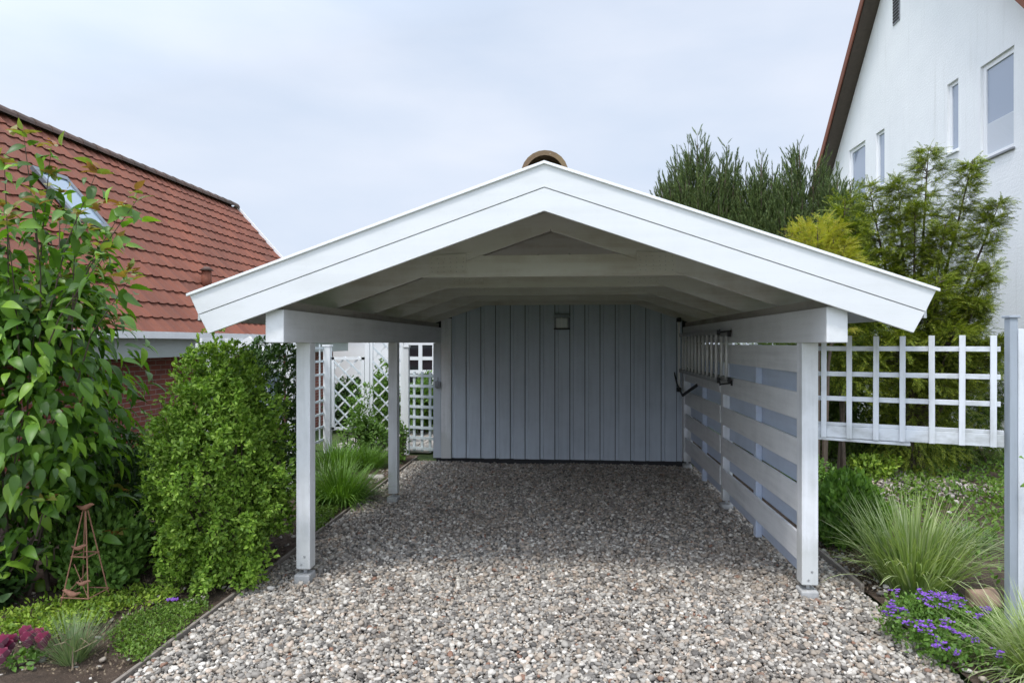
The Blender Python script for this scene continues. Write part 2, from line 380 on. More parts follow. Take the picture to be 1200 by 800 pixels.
def bush_cloud(c, rad, n, seed, amp=.2, shell=.45, zmin=.03, flat=0):
    """points in the outer part of a lumpy ellipsoid + outward directions"""
    rng = np.random.default_rng(seed); d = unit(rng.normal(size=(n, 3)))
    r = (1 - shell * rng.random(n) ** 1.7) * lumpy(d, seed + 5, amp)
    p = np.array(c) + d * r[:, None] * np.array(rad)
    o = unit(d / np.array(rad)); k = p[:, 2] > zmin
    return p[k], o[k]
def leafy(tpl, p, o, size, seed, up=.3, jit=.6, droop=0.0, face_out=1.0):
    rng = np.random.default_rng(seed); n = len(p)
    ax = unit(o * .6 + np.array([0, 0, up - droop]) + rng.normal(size=(n, 3)) * jit)
    nor = unit(o * face_out + np.array([0, 0, .9]) + rng.normal(size=(n, 3)) * .45)
    return scatter(tpl[0], tpl[1], p, ax, nor, size * rng.uniform(.65, 1.25, n))
def stems(base, tips, r0=.02, mid=.3, seed=3, seg=5):
    mb = MB(); rng = np.random.default_rng(seed)
    for t in tips:
        b = np.array(base) + rng.normal(size=3) * np.array([.04, .04, 0]); t = np.array(t)
        pts = [b + (t - b) * s + np.array([0, 0, mid * math.sin(s * math.pi) * .3]) + rng.normal(size=3) * .02 * (0 < s < 1) for s in (0, .3, .6, 1)]
        mb.tube(pts, [r0, r0 * .75, r0 * .5, r0 * .2], seg)
    return mb
# ------------------------------------------------------------------ ground (setting)
def sheet(name, x0, x1, y0, y1, z, m, nx=1, ny=1, amp=0, seed=1):
    xs = np.linspace(x0, x1, nx + 1); ys = np.linspace(y0, y1, ny + 1); X, Y = np.meshgrid(xs, ys)
    Z = np.full_like(X, z)
    if amp:
        r = np.random.default_rng(seed)
        for k in range(10):
            a = r.uniform(0, 6.28); fq = r.uniform(1.5, 14); Z += amp / (1 + fq * .12) * np.sin(fq * (X * math.cos(a) + Y * math.sin(a)) + r.uniform(0, 6)) / 3
    V = np.stack([X, Y, Z], -1).reshape(-1, 3); i = np.arange(ny)[:, None] * (nx + 1) + np.arange(nx)[None]; i = i.ravel()
    T = np.stack([i, i + 1, i + nx + 2, i + nx + 1], 1)
    return tag(npmesh(name, V, T, m, smooth=True, loc=((x0 + x1) / 2, (y0 + y1) / 2, z)), kind='structure')
sheet('ground', -400, 400, -400, 400, -.06, M['lawn'])
sheet('driveway', -2.74, 2.40, -4, 11.42, -.032, M['gravelbase'], 4, 8)
sheet('soil', -9.0, -2.78, 1.5, 12.0, -.0, M['soil'], 90, 150, .035, 3)
sheet('garden_soil', 2.44, 8.0, 1.5, 14.5, -.01, M['soil'], 80, 150, .03, 4)
sheet('lawn', -6.2, -2.3, 12.6, 18.9, -.02, M['lawn'], 20, 30, .02, 4)
# paved terrace seen through the lattice
mb = MB()
for i in range(9):
    for j in range(5):
        x = -4.75 + j * .42 + (.1 if i % 2 else 0); y = 12.5 + i * .31
        mb.box(x, x + .40, y, y + .29, -.03, .012 + random.uniform(0, .006))
tag(mb.build('path', M['sandstone'], bevel=.006), kind='structure')
# ------------------------------------------------------------------ pebbles
def ico(sub):
    import bmesh
    bm = bmesh.new(); bmesh.ops.create_icosphere(bm, subdivisions=sub, radius=1); bm.verts.ensure_lookup_table()
    v = np.array([x.co[:] for x in bm.verts]); f = np.array([[q.index for q in x.verts] for x in bm.faces]); bm.free(); return v, f
def pebbles(name, pts, sub, smin, smax, seed, z0):
    rng = np.random.default_rng(seed); v, f = ico(sub); parts = []
    K = 10; idx = rng.integers(0, K, len(pts))
    for k in range(K):
        tv = v * (lumpy(v, seed * 31 + k, .28, 6))[:, None]
        tv = np.sign(tv) * np.abs(tv) ** .85
        p = pts[idx == k]; n = len(p)
        ax = unit(np.stack([rng.normal(size=n), rng.normal(size=n), rng.normal(size=n) * .25], 1))
        nor = unit(np.stack([rng.normal(size=n) * .35, rng.normal(size=n) * .35, np.ones(n)], 1))
        s = (smin * (smax / smin) ** (rng.random(n) ** 1.5)) / 2
        sc = np.stack([s * rng.uniform(.65, .95, n), s * rng.uniform(.9, 1.25, n), s * rng.uniform(.42, .75, n)], 1)
        q = np.column_stack([p, z0 + rng.uniform(-.006, .012, n) + sc[:, 2] * .6])
        parts.append(scatter(tv, f, q, ax, nor, sc))
    return join(parts)
def jgrid(x0, x1, y0, y1, st, seed):
    rng = np.random.default_rng(seed); X, Y = np.meshgrid(np.arange(x0, x1, st), np.arange(y0, y1, st * .87)); X = X + (np.arange(len(Y))[:, None] % 2) * st / 2
    p = np.stack([X.ravel(), Y.ravel()], 1); p += rng.normal(size=p.shape) * st * .28
    return p[(p[:, 0] < x1 + .02) & (p[:, 0] > x0 - .02)]
FEET = [(-2.33, 5.67), (-2.33, 8.58), (1.93, 5.67), (1.94, 8.58)]
_pj = pebbles
def pebbles(name, pts, *a):
    k = np.ones(len(pts), bool)
    for fx_, fy_ in FEET: k &= ~((np.abs(pts[:, 0] - fx_) < .075) & (pts[:, 1] - fy_ > -.115) & (pts[:, 1] - fy_ < .08))
    V, T = _pj(name, pts[k], *a)
    V[:, 2] += .012 * np.sin(V[:, 0] * 2.1 + .6 * np.sin(V[:, 1] * 1.3)) * np.sin(V[:, 1] * 1.7 + 1) - .008 * (np.exp(-((V[:, 0] + .95) / .25) ** 2) + np.exp(-((V[:, 0] - .55) / .25) ** 2))
    return V, T
gr = [pebbles('g', jgrid(-2.72, 2.40, 3.3, 7.0, .0235, 1), 2, .019, .050, 5, -.010),
      pebbles('g', jgrid(-2.72, 2.40, 7.0, 11.42, .0255, 2), 1, .021, .048, 6, -.010),
      pebbles('g', jgrid(-2.70, 2.38, 2.3, 3.3, .036, 3), 1, .03, .058, 7, -.010)]
# heaped top layer that breaks up the regular bed
rng = np.random.default_rng(12); xy = np.stack([rng.uniform(-2.66, 2.34, 7000), rng.uniform(3.4, 11.3, 7000)], 1)
gr.append(pebbles('g', xy, 2, .022, .055, 8, .002))
V, T = join(gr); tag(npmesh('gravel', V, T, M['pebble'], smooth=True, loc=(0, 7, 0)), 'grey, white and tan pebbles covering the driveway', 'gravel', kind='stuff')
# stray pebbles on the beds next to the edging, a second gravel area in the right garden
rng = np.random.default_rng(14)
st = np.concatenate([np.stack([-2.86 - np.abs(rng.normal(size=150)) * .12, rng.uniform(3.6, 11.5, 150)], 1), np.stack([2.46 + np.abs(rng.normal(size=300)) * .14, rng.uniform(3.8, 7.6, 300)], 1),
                     np.stack([rng.uniform(-4.6, -3.0, 70), rng.uniform(3.8, 5.2, 70)], 1)])
V, T = pebbles('g', st, 2, .022, .05, 9, 0.01); tag(npmesh('stray_gravel', V, T, M['pebble'], smooth=True, loc=(0, 6, 0)), 'single pebbles strewn on the soil beside the edging boards', 'gravel', kind='stuff')
c = P(1060, 560, Z=0); c2 = P(1010, 578, Z=0)
q = np.concatenate([np.stack([c.x + rng.normal(size=1300) * .42, c.y + rng.normal(size=1300) * .7], 1), np.stack([c2.x + rng.normal(size=500) * .22, c2.y + rng.normal(size=500) * .35], 1)])
V, T = pebbles('g', q, 1, .04, .10, 10, .0); tag(npmesh('stone_litter', V, T, M['pebble'], smooth=True, loc=(c.x, c.y, 0)), 'patch of grey stones behind the ornamental grass', 'gravel', kind='stuff')
rng = np.random.default_rng(77); lp = np.column_stack([rng.uniform(-2.6, 2.3, 90), rng.uniform(3.6, 10.5, 90), np.full(90, .046)])
V, T = leafy(LEAF3, lp, unit(rng.normal(size=(90, 3)) * [1, 1, .1]), .03, 78, 0, .2, 0, .1); tag(npmesh('leaf_litter', V, T, M['leaf_dead'], loc=(0, 7, 0)), 'few dry leaf scraps blown over the driveway pebbles', 'leaf litter', kind='stuff')
# ------------------------------------------------------------------ edging boards
for i, (y0, y1, dx) in enumerate([(2.2, 5.25, .0), (5.27, 7.95, .012), (7.97, 11.7, -.005)]):
    mb = MB(); mb.bar((-2.76 + dx, y0, -.026), (-2.76 + dx * .3, y1, -.024 + .010 * i), .026, .09)
    for k in range(3): mb.box(-2.81, -2.782, y0 + .5 + k * .9, y0 + .54 + k * .9, -.05, .015)
    lab = ['weathered edging board beside the low green mat of leaves', 'weathered edging board running past the front left carport post', 'weathered edging board running up to the shed corner'][i]
    tag(mb.build('edging_board', M['edge'], bevel=.004), lab, 'edging board', 'timber edging along the gravel')
for i, (y0, y1) in enumerate([(5.80, 8.2)]):
    mb = MB(); mb.bar((2.42, y0, .012), (2.40, y1, .012), .03, .09)
    tag(mb.build('edging_board', M['edge'], bevel=.004), 'dark edging board behind the front right carport post', 'edging board', 'timber edging along the gravel')
# ------------------------------------------------------------------ CARPORT
XL, XR = -2.33, 1.93; XC = -.205; PIT = .3475; YG = 4.98; HALF = 2.79
YP = (5.67, 8.58, 11.33)
cp = thing('carport', 'white gabled timber carport open at the front over the gravel', 'carport', (XC, 5.67, 0))
def post(x, y, w, z1, name='post', m='white_z'):
    mb = MB(); mb.box(x - w / 2, x + w / 2, y - w / 2, y + w / 2, .10, z1); o = mb.build(name, M[m], cp, bevel=.006)
    f = MB(); f.box(x - .014, x + .014, y - .014, y + .014, .03, .097); f.box(x - .045, x + .045, y - .035, y + .035, .093, .0995)
    f.build('post_foot', M['galv'], o)
    f = MB(); f.box(x - .075, x + .065, y - .085, y + .07, -.05, .056); f.build('foundation', M['concrete'], o, bevel=.012)
    for dz in (.04, .11):
        f = MB(); f.tube([(x - .03 + dz * .4, y - w / 2 - .004, .1 + dz), (x - .03 + dz * .4, y - w / 2 + .01, .1 + dz)], .009, 8); f.build('bolt', M['galv'], o)
    return o
post(XL, YP[0], .125, EYE); post(XL, YP[1], .12, EYE)
post(XR, YP[0], .13, EYE); post(XR + .01, YP[1], .12, EYE); post(XR - .01, YP[2] - .02, .15, EYE)
for x in (XL, XR):
    mb = MB(); mb.box(x - .075, x + .075, 5.05, 11.38, EYE, EYE + .262); mb.build('beam', M['white_y'], cp, bevel=.006)
    mb = MB(); mb.box(x - .04, x + .04, 5.12, 11.36, EYE + .264, EYE + .335); mb.build('top_plate', M['soffit'], cp)
def rb(off): return EYE + 1.085 - PIT * off           # rafter underside
def rt(off): return EYE + 1.292 - PIT * off           # rafter top
TR = [5.10, 6.46, 7.72, 8.97, 10.21, 11.30]
for i, y in enumerate(TR):
    tx = .0 if i else 0
    for s in (-1, 1):
        mb = MB(); e = HALF - .13
        mb.prism([(XC + s * .002, rb(0)), (XC + s * e, rb(e)), (XC + s * e, rt(e)), (XC + s * .002, rt(0))], y - .025, y + .025)
        mb.build('rafter', M['truss'], cp, bevel=.004)
    if i:
        zb, zt = EYE + .642, EYE + .850
        ob = (EYE + 1.085 - zb) / PIT - .004; ot = (EYE + 1.085 - zt) / PIT - .004
        mb = MB(); mb.prism([(XC - ob, zb), (XC + ob, zb), (XC + ot, zt), (XC - ot, zt)], y - .023, y + .023)
        mb.build('collar_tie', M['tie'], cp, bevel=.003)
        for s in (-1, 1):
            g = MB(); g.prism([(XC + s * .82, zb + .03), (XC + s * 1.19, zb + .03), (XC + s * 1.19, min(rt(1.19) - .02, zb + .21)), (XC + s * .82, zt + .02)], y - .037, y - .0255)
            if i < 4:
                for a in range(6):
                    for b_ in range(4):
                        xx = XC + s * (.85 + a * .062 + random.uniform(-.008, .008)); zz = zb + .055 + b_ * .042 + random.uniform(-.006, .006)
                        if zz < rt(abs(xx - XC)) - .03: g.box(xx - .003, xx + .003, y - .039, y - .0372, zz - .003, zz + .003, 1)
            g.build('nail_plate', [M['tie'], M['plastic_grey']], cp)
        if i == 1: g = MB(); g.prism([(XC - .18, rb(.18) + .012), (XC, rb(0) + .012), (XC + .18, rb(.18) + .012), (XC + .18, rt(.18) - .02), (XC, rt(0) - .02), (XC - .18, rt(.18) - .02)], y - .037, y - .0255); g.build('nail_plate', M['truss'], cp); continue
        g = MB(); g.prism([(XC - .17, EYE + 1.0), (XC + .17, EYE + 1.0), (XC + .17, rt(.17) - .02), (XC, rt(0) - .02), (XC - .17, rt(.17) - .02)], y - .037, y - .0255)
        g.build('nail_plate', M['truss'], cp)
# deck boards under the tiles
for s in (-1, 1):
    mb = MB(); nb = 23; w = (HALF - .02) / nb
    for k in range(nb):
        a = k * w + .003; b_ = (k + 1) * w - .003
        mb.prism([(XC + s * a, rt(a) + .002), (XC + s * b_, rt(b_) + .002), (XC + s * b_, rt(b_) + .022), (XC + s * a, rt(a) + .022)], YG + .032, 14.9)
    mb.build('roof_deck', M['soffit'], cp)
def fz(off): return EYE + 1.352 - PIT * off            # top of fascia
def chevron(name, m, v0, v1, e0, e1, y0, y1, bev=.003):
    # v: vertical distance below the top line; e: end offset at top/bottom edge
    L0 = [(XC - e0, fz(e0) - v0), (XC, fz(0) - v0), (XC + e0, fz(e0) - v0), (XC + e1, fz(e1) - v1), (XC, fz(0) - v1), (XC - e1, fz(e1) - v1)]
    mb = MB(); V = [(p[0], y, p[1]) for y in (y0, y1) for p in L0]
    mb.add(V, [(0, 1, 4, 5), (1, 2, 3, 4), (11, 10, 7, 6), (10, 9, 8, 7)] + [(i, i + 6, (i + 1) % 6 + 6, (i + 1) % 6) for i in range(6)])
    return mb.build(name, m, cp, bevel=bev)
chevron('barge_board', M['fascia'], .012, .188, HALF - .006, HALF - .078, YG - .003, YG + .028)
chevron('barge_board', M['fascia'], .1925, .366, HALF - .080, HALF - .158, YG + .001, YG + .029)
chevron('verge_trim', M['gutter'], -.006, .016, HALF + .012, HALF + .012, YG - .022, YG - .0035, .002)
for s in (-1, 1):
    # eave board along the side and rear barge
    e = HALF - .045
    mb = MB(); mb.prism([(XC + s * (e - .02), fz(e) - .22), (XC + s * e, fz(e) - .22), (XC + s * e, fz(e) - .04), (XC + s * (e - .02), fz(e) - .04)], YG + .05, 14.9)
    mb.build('eave_board', M['white_y'], cp)
    # tile covering
def tiles(mb, o, u, v, n, nu, tw, nv, th, seed=0, lift=.028, roll=.022):
    o = np.array(o, float); u = np.array(u, float); v = np.array(v, float); n = np.array(n, float)
    prof = [(0, 0), (.12, -.2), (.32, -.35), (.55, -.15), (.70, .6), (.84, 1), (.95, .6), (1.0, 0)]
    rr = np.random.default_rng(seed)
    for j in range(nv):
        for i in range(nu):
            jl = rr.normal() * .0025; V = []
            for (vv, h) in ((-.06, lift - .014), (-.06, lift), (1.0, 0)):
                for (pu, ph) in prof: V.append(o + u * tw * (i + pu * 1.03) + v * th * (j + vv) + n * (ph * roll + h + jl))
            k = len(prof); F_ = [(r * k + q, r * k + q + 1, (r + 1) * k + q + 1, (r + 1) * k + q) for r in range(2) for q in range(k - 1)]
            mb.add(V, F_)
sl = math.hypot(1, PIT)
for s in (-1, 1):
    mb = MB(); v = np.array([-s / sl, 0, PIT / sl]); n = np.array([s * PIT / sl, 0, 1 / sl]); o = (XC + s * (HALF - .02), YG + .06, fz(HALF - .02) - .062)
    tiles(mb, o, (0, 1, 0), v, n, 33, .30, 9, .325, 3, .02, .012)
    mb.build('roof_tiles', M['ridge'], cp)
mb = MB()
for k in range(24):
    y0 = YG + .06 + k * .4; V = []; r0 = .168
    for yy, r in ((y0, r0 + .012), (y0 + .02, r0 + .014), (y0 + .43, r0 - .008)):
        for a in range(13):
            t = math.pi * a / 12
            for rr_ in (r,): V.append((XC + math.cos(t) * rr_, yy, fz(0) - .075 + math.sin(t) * rr_ * 1.0))
    for a in range(13):
        t = math.pi * a / 12; V.append((XC + math.cos(t) * (r0 - .025), y0 + .002, fz(0) - .075 + math.sin(t) * (r0 - .025)))
    F_ = [(r * 13 + a, r * 13 + a + 1, (r + 1) * 13 + a + 1, (r + 1) * 13 + a) for r in range(2) for a in range(12)] + [(a, a + 1, 39 + a + 1, 39 + a) for a in range(12)]
    mb.add(V, F_)
mb.build('ridge_tile', M['ridge2'], cp)
# ------------------------------------------------------------------ SHED (rear wall of the carport)
sh = thing('storage_shed', 'blue grey board clad shed closing the back of the carport', 'shed', (XC, 12.9, 0))
YW = 11.42
mb = MB(); x = -2.07; pitch = .2555; dep = .034
while x < 1.80:
    w = min(pitch, 1.86 - x)
    prof = [(0, .0), (0, dep * .45), (.046, dep * .45), (.062, dep), (w - .013, dep), (w - .013, 0)]
    if w > .08:
        zt = rt(max(abs(x - XC), abs(x + w - XC))) - .01
        zt = min(zt, EYE + .95)
        n = len(prof)
        V = [(x + a, YW + .001 - b_, .075 + random.uniform(0, .006)) for a, b_ in prof] + [(x + a, YW + .001 - b_, zt) for a, b_ in prof]
        mb.add(V, [(i, i + 1, i + 1 + n, i + n) for i in range(n - 1)] + [tuple(range(n))[::-1], tuple(range(n, 2 * n))])
    x += pitch
mb.build('cladding', M['shed'], sh)
gz = lambda off: rt(off) - .005
mb = MB(); W0, W1 = -2.36, 2.02
mb.prism([(W0, .06), (W1, .06), (W1, gz(W1 - XC)), (XC, gz(0)), (W0, gz(XC - W0))], YW + .0015, YW + .06); mb.build('groove_shade_sheet', M['dark'], sh); mb = MB()  # near-black colour stands in for the shadow in the cladding grooves
mb.box(W0, W0 + .05, YW + .06, 14.6, .06, 2.35); mb.box(W1 - .05, W1, YW + .06, 14.6, .06, 2.35); mb.box(W0, W1, 14.6, 14.65, .06, 2.35)
mb.build('wall', M['shed'], sh)
mb = MB(); mb.box(-2.395, -2.262, YW - .03, YW + .07, .075, EYE - .002); mb.build('corner_board', M['trim'], sh, bevel=.004)
mb = MB(); mb.box(-2.255, -2.078, YW - .045, YW - .0, .07, EYE + .42); mb.build('corner_board', M['white_z'], sh, bevel=.004)
# near-black strip in place of the dark gap under the shed wall
mb = MB(); mb.box(-2.35, 2.0, YW + .02, YW + .09, -.04, .07); mb.build('gap_strip', M['dark'], sh)
# wall lamp
lx = P(658.5, 375, Y=11.36); t = thing('wall_lamp', 'square caged bulkhead lamp high on the blue grey shed wall', 'lamp', (lx.x, 11.40, EYE + .24))
mb = MB(); mb.box(lx.x - .13, lx.x + .13, 11.34, 11.398, EYE + .22, EYE + .50); mb.build('back_plate', M['plastic_grey'], t, bevel=.006)
mb = MB(); mb.box(lx.x - .10, lx.x + .10, 11.25, 11.339, EYE + .25, EYE + .42); mb.build('glass_block', M['lampglass'], t, bevel=.015)
mb = MB(); mb.prism([(lx.x - .14, EYE + .43), (lx.x + .14, EYE + .43), (lx.x + .12, EYE + .47), (lx.x - .12, EYE + .47)], 11.22, 11.338); mb.build('hood', M['greypost'], t, bevel=.004)
mb = MB(); mb.box(lx.x - .135, lx.x + .135, 11.235, 11.338, EYE + .225, EYE + .247)
mb.build('sill', M['darkmetal'], t, bevel=.003)
mb = MB(); mb.box(lx.x - .006, lx.x + .006, 11.235, 11.247, EYE + .247, EYE + .43); mb.build('guard_bar', M['alu'], t)
# switch box
b0 = P(513, 450, Y=11.38)
t = thing('switch_box', 'small grey outdoor switch box on the shed corner board', 'switch', (b0.x, 11.39, b0.z))
mb = MB(); mb.box(b0.x - .05, b0.x + .05, 11.335, 11.389, b0.z - .06, b0.z + .055); o = mb.build('housing', M['plastic_grey'], t, bevel=.01)
mb = MB(); mb.box(b0.x - .025, b0.x + .025, 11.325, 11.336, b0.z - .03, b0.z + .03); mb.build('rocker', M['plastic_grey'], t, bevel=.004)
mb = MB(); mb.tube([(b0.x, 11.38, b0.z + .05), (b0.x, 11.38, b0.z + .12)], .008, 6); mb.build('cable', M['plastic_grey'], t)
# ------------------------------------------------------------------ slatted side screens
ZS = [(.02, .245), (.407, .632), (.795, 1.018), (1.175, 1.40), (1.565, 1.80)]
for bi, (y0, y1) in enumerate([(YP[0] + .067, YP[1] - .062), (YP[1] + .062, YP[2] - .10)]):
    t = thing('slatted_screen', ['slatted screen beside the open carport front, white boards with grey blue boards in the gaps',
              'slatted screen behind the ladder, next to the shed wall'][bi], 'screen', (XR, (y0 + y1) / 2, .05), 'slatted screens on the right of the carport')
    for k, (a, b_) in enumerate(ZS):
        j = random.uniform(-.004, .004)
        mb = MB(); mb.box(XR - .062, XR - .036, y0, y1, EYE - b_ + j, EYE - a + j); mb.build('white_slat', M['slat_w'], t, bevel=.004)
    for k in range(5):
        zc = EYE - [.325, .713, 1.10, 1.485, 1.87][k]
        mb = MB(); mb.box(XR + .032, XR + .056, y0 - .0, y1, zc - .112, zc + .112); mb.build('blue_slat', M['slat_b'], t, bevel=.004)
    ym = (y0 + y1) / 2
    mb = MB(); mb.box(XR - .034, XR + .030, ym - .045, ym + .045, .06, EYE - .02); mb.build('stud', M['slat_b'], t, bevel=.004)
# ------------------------------------------------------------------ ladder hung on the screen
XLd = 1.76; lad = thing('ladder', 'aluminium extension ladder hung sideways on the right slatted wall', 'ladder', (XLd, 9.8, EYE - .47))
def ladder_sec(x, y0, y1, z0, z1, step, name):
    r = None
    for z in (z0, z1):
        mb = MB(); mb.box(x - .012, x + .012, y0, y1, z - .028, z + .028)
        mb.box(x + .012, x + .02, y0, y1, z + .02, z + .028); mb.box(x + .012, x + .02, y0, y1, z - .028, z - .02)
        r = mb.build('rail', M['alu_dark'], lad, bevel=.002)
        for ye in (y0, y1):
            mb = MB(); mb.box(x - .015, x + .021, ye - .02, ye + .012, z - .031, z + .031); mb.build('rubber_cap', M['rubber'], r, bevel=.006)
    y = y0 + .12
    while y < y1 - .05:
        mb = MB(); mb.tube([(x, y, z0), (x, y, z1)], .0165, 8); mb.build('rung', M['alu'], lad, smooth=True); y += step
ladder_sec(XLd, 8.22, 11.05, EYE - .455, EYE + .125, .27, 'a')
ladder_sec(XLd + .055, 7.92, 10.75, EYE - .43, EYE + .10, .27, 'b')
mb = MB(); mb.box(XLd - .03, XLd + .0, 11.06, 11.12, EYE - .78, EYE + .34); st = mb.build('stabiliser_bar', M['alu'], lad, bevel=.004)
for z in (EYE - .80, EYE + .34):
    mb = MB(); mb.box(XLd - .05, XLd + .02, 11.03, 11.15, z, z + .07); mb.build('foot', M['rubber'], st, bevel=.01)
for k, (y, z, lab) in enumerate([(7.98, EYE + .14, 'black hook holding the near top end of the ladder'), (7.98, EYE - .47, 'black hook holding the near bottom end of the ladder')]):
    mb = MB(); mb.tube([(XR - .065, y, z), (XLd - .02, y, z - .015), (XLd - .03, y, z - .03), (XLd - .035, y, z + .02)], .009, 8)
    mb.box(XR - .075, XR - .0625, y - .025, y + .025, z - .03, z + .03)
    tag(mb.build('wall_hook', M['rubber'], None, loc=(XR - .062, y, z)), lab, 'hook', 'black hooks under the ladder')
a = P(790, 436, X=XLd - .04); b_ = P(800, 463, X=XLd - .06); c_ = P(817, 451, X=1.82)
mb = MB(); pts = [Vector(a), Vector(a).lerp(b_, .5) + Vector((0, .12, -.03)), Vector(b_), Vector(b_).lerp(c_, .4) + Vector((0, 0, .0)), Vector(c_)]
for i in range(len(pts) - 1): mb.bar(pts[i], pts[i + 1], .012, .045)
tag(mb.build('strap', M['rubber']), 'black strap dangling below the far end of the ladder', 'strap')
# ------------------------------------------------------------------ RED ROOF HOUSE (left)
EX, EZ = -6.0, EYE + .142; RX, RZ = -9.2, EYE + 3.71; Y0h, Y1h = 3.6, 17.5
h = thing('red_roof_house', 'brick house with steep red tiled roof and white gutter on the left', 'house', (-9.2, 10.5, 0))
sv = np.array([RX - EX, 0, RZ - EZ]); sL = np.linalg.norm(sv); sv /= sL; sn = np.array([-sv[2] * -1, 0, -sv[0]]); sn = np.array([sv[2], 0, -sv[0]])
if sn[2] < 0: sn = -sn
mb = MB(); nu = 58; tw = (Y1h - Y0h) / nu; tiles(mb, (EX, Y0h, EZ), (0, 1, 0), sv, sn, nu, tw, 15, sL / 15, 5, .028, .018)
mb.build('roof_tiles', M['tile'], h, smooth=False)
mb = MB(); mb.prism([(EX, EZ - .03), (RX, RZ - .03), (2 * RX - EX, EZ - .03)], Y0h, Y1h - .02); mb.build('roof_body', M['darkboard'], h)
mb = MB()
for k in range(38):
    y0 = Y0h + k * (Y1h - Y0h) / 38; V = []
    for yy, r in ((y0, .15), (y0 + .39, .135)):
        for a_ in range(9):
            tt = math.pi * a_ / 8; V.append((RX + math.cos(tt) * r, yy, RZ - .02 + math.sin(tt) * r))
    mb.add(V, [(a_, a_ + 1, 9 + a_ + 1, 9 + a_) for a_ in range(8)] + [tuple(range(9))])
mb.build('ridge_tiles', M['ridge'], h)
# verge strip at the far end
mb = MB(); mb.bar((EX + .03, Y1h + .02, EZ + .04), (RX, Y1h + .02, RZ + .05), .05, .10, up=(sn[0], 0, sn[2])); mb.build('verge_board', M['gutter'], h)
# gutter: half round, with fascia below
mb = MB(); mb.prism([(EX - .009, EZ - .08), (EX + .12, EZ - .08), (EX + .125, EZ + .018), (EX + .115, EZ + .018), (EX + .11, EZ - .07), (EX - .009, EZ - .07)], Y0h, Y1h + .04); mb.build('gutter', M['gutter'], h)
mb = MB(); mb.box(EX - .05, EX - .01, Y0h, Y1h, EZ - .36, EZ - .02); mb.build('fascia_board', M['greyfascia'], h, bevel=.004)
mb = MB(); mb.box(EX - .40, EX - .052, Y0h, Y1h, EZ - .36, EZ - .34); mb.build('soffit', M['greyfascia'], h)
WX = -6.40
mb = MB(); mb.box(WX - .3, WX, Y0h, Y1h - .1, -.1, EZ - .345); mb.build('wall', M['brick_y'], h)
mb = MB(); mb.prism([(EX - .42, -.1), (EX - .42, EZ - .3), (RX, RZ - .1), (2 * RX - EX + .42, EZ - .3), (2 * RX - EX + .42, -.1)], Y1h - .09, Y1h - .03); mb.build('end_wall', M['brick_x'], h)
# windows/doors in its side wall that show past the carport post
for (px0, px1, zt, zb) in ((288, 329, EYE - .1, .3), (349, 366, EYE - .05, .2)):
    ya, yb = P(px0, 420, X=WX).y, P(px1, 420, X=WX).y
    mb = MB()
    for (a_, b2, c2_, d2) in ((ya, ya + .09, zb, zt), (yb - .09, yb, zb, zt), (ya, yb, zt - .09, zt), (ya, yb, zb, zb + .09), ((ya + yb) / 2 - .04, (ya + yb) / 2 + .04, zb, zt), (ya, yb, zt - .55, zt - .48)):
        mb.box(WX - .01, WX + .06, a_, b2, c2_, d2)
    f = mb.build('window', M['winframe'], h); mb = MB(); mb.box(WX + .001, WX + .02, ya + .05, yb - .05, zb + .05, zt - .05); mb.build('pane', M['glass'], f)
# skylight
plane = (Vector((EX, 0, EZ)) + Vector(sn) * .05, Vector(sn))
tl = P(34, 197, plane=plane); tr_ = P(76, 211, plane=plane); svv = Vector(sv); Hs = 1.15; Wd = abs(tr_.y - tl.y)
o0 = Vector((tl.x, min(tl.y, tr_.y), tl.z)) ; nn = Vector(sn)
sk = MB()
def slab(mb, u0, u1, v0, v1, n0, n1):
    pts = []
    for nz in (n0, n1):
        for vv in (v0, v1):
            for uu in (u0, u1): pts.append(o0 + Vector((0, 1, 0)) * uu - svv * vv + nn * nz)
    mb.add([tuple(p) for p in pts], [(0, 1, 3, 2), (4, 6, 7, 5), (0, 4, 5, 1), (2, 3, 7, 6), (0, 2, 6, 4), (1, 5, 7, 3)])
slab(sk, 0, Wd, 0, .10, 0, .07); slab(sk, 0, Wd, Hs - .09, Hs, 0, .07); slab(sk, 0, .08, .1, Hs - .09, 0, .07); slab(sk, Wd - .08, Wd, .1, Hs - .09, 0, .07)
skf = sk.build('skylight', M['skyframe'], h, bevel=.006); sk = MB(); slab(sk, .08, Wd - .08, .1, Hs - .09, .0, .05); sk.build('pane', M['glass_blue'], skf)
# roof vent
v0 = P(242, 334, plane=plane); mb = MB(); mb.tube([v0 - Vector((0, 0, .1)), v0 + Vector((0, 0, .26))], [.10, .085], 12); mb.build('roof_vent', M['tile'], h, smooth=True)
mb = MB(); mb.tube([v0 + Vector((0, 0, .27)), v0 + Vector((.0, 0, .34))], [.13, .04], 12); mb.build('vent_cap', M['ridge'], h, smooth=True)
# ------------------------------------------------------------------ WHITE GABLE HOUSE (right)
HX = 8.0; ya, yb = 11.38, 21.54; zc = EYE + 5.03; yp = (ya + yb) / 2; sl2 = 1.13; zp = zc + sl2 * (yb - ya) / 2
h2 = thing('white_gable_house', 'tall white rendered house with steep gable and upstairs windows on the right', 'house', (11, 16.4, 0))
wins = []
for nm, xa, xb, ytop, xref, ybot in (('window', 1149, 1188.5, 79, 1149, 190), ('window', 1110, 1123, 100, 1110, 182), ('window', 1026.5, 1036.5, 157, 1026.5, 222), ('window', 995, 1014, 177, 995, 247)):
    A = P(xa, ytop, X=HX); B = P(xb, ytop, X=HX); C_ = P(xref, ybot, X=HX); wins.append((B.y, A.y, C_.z, A.z))
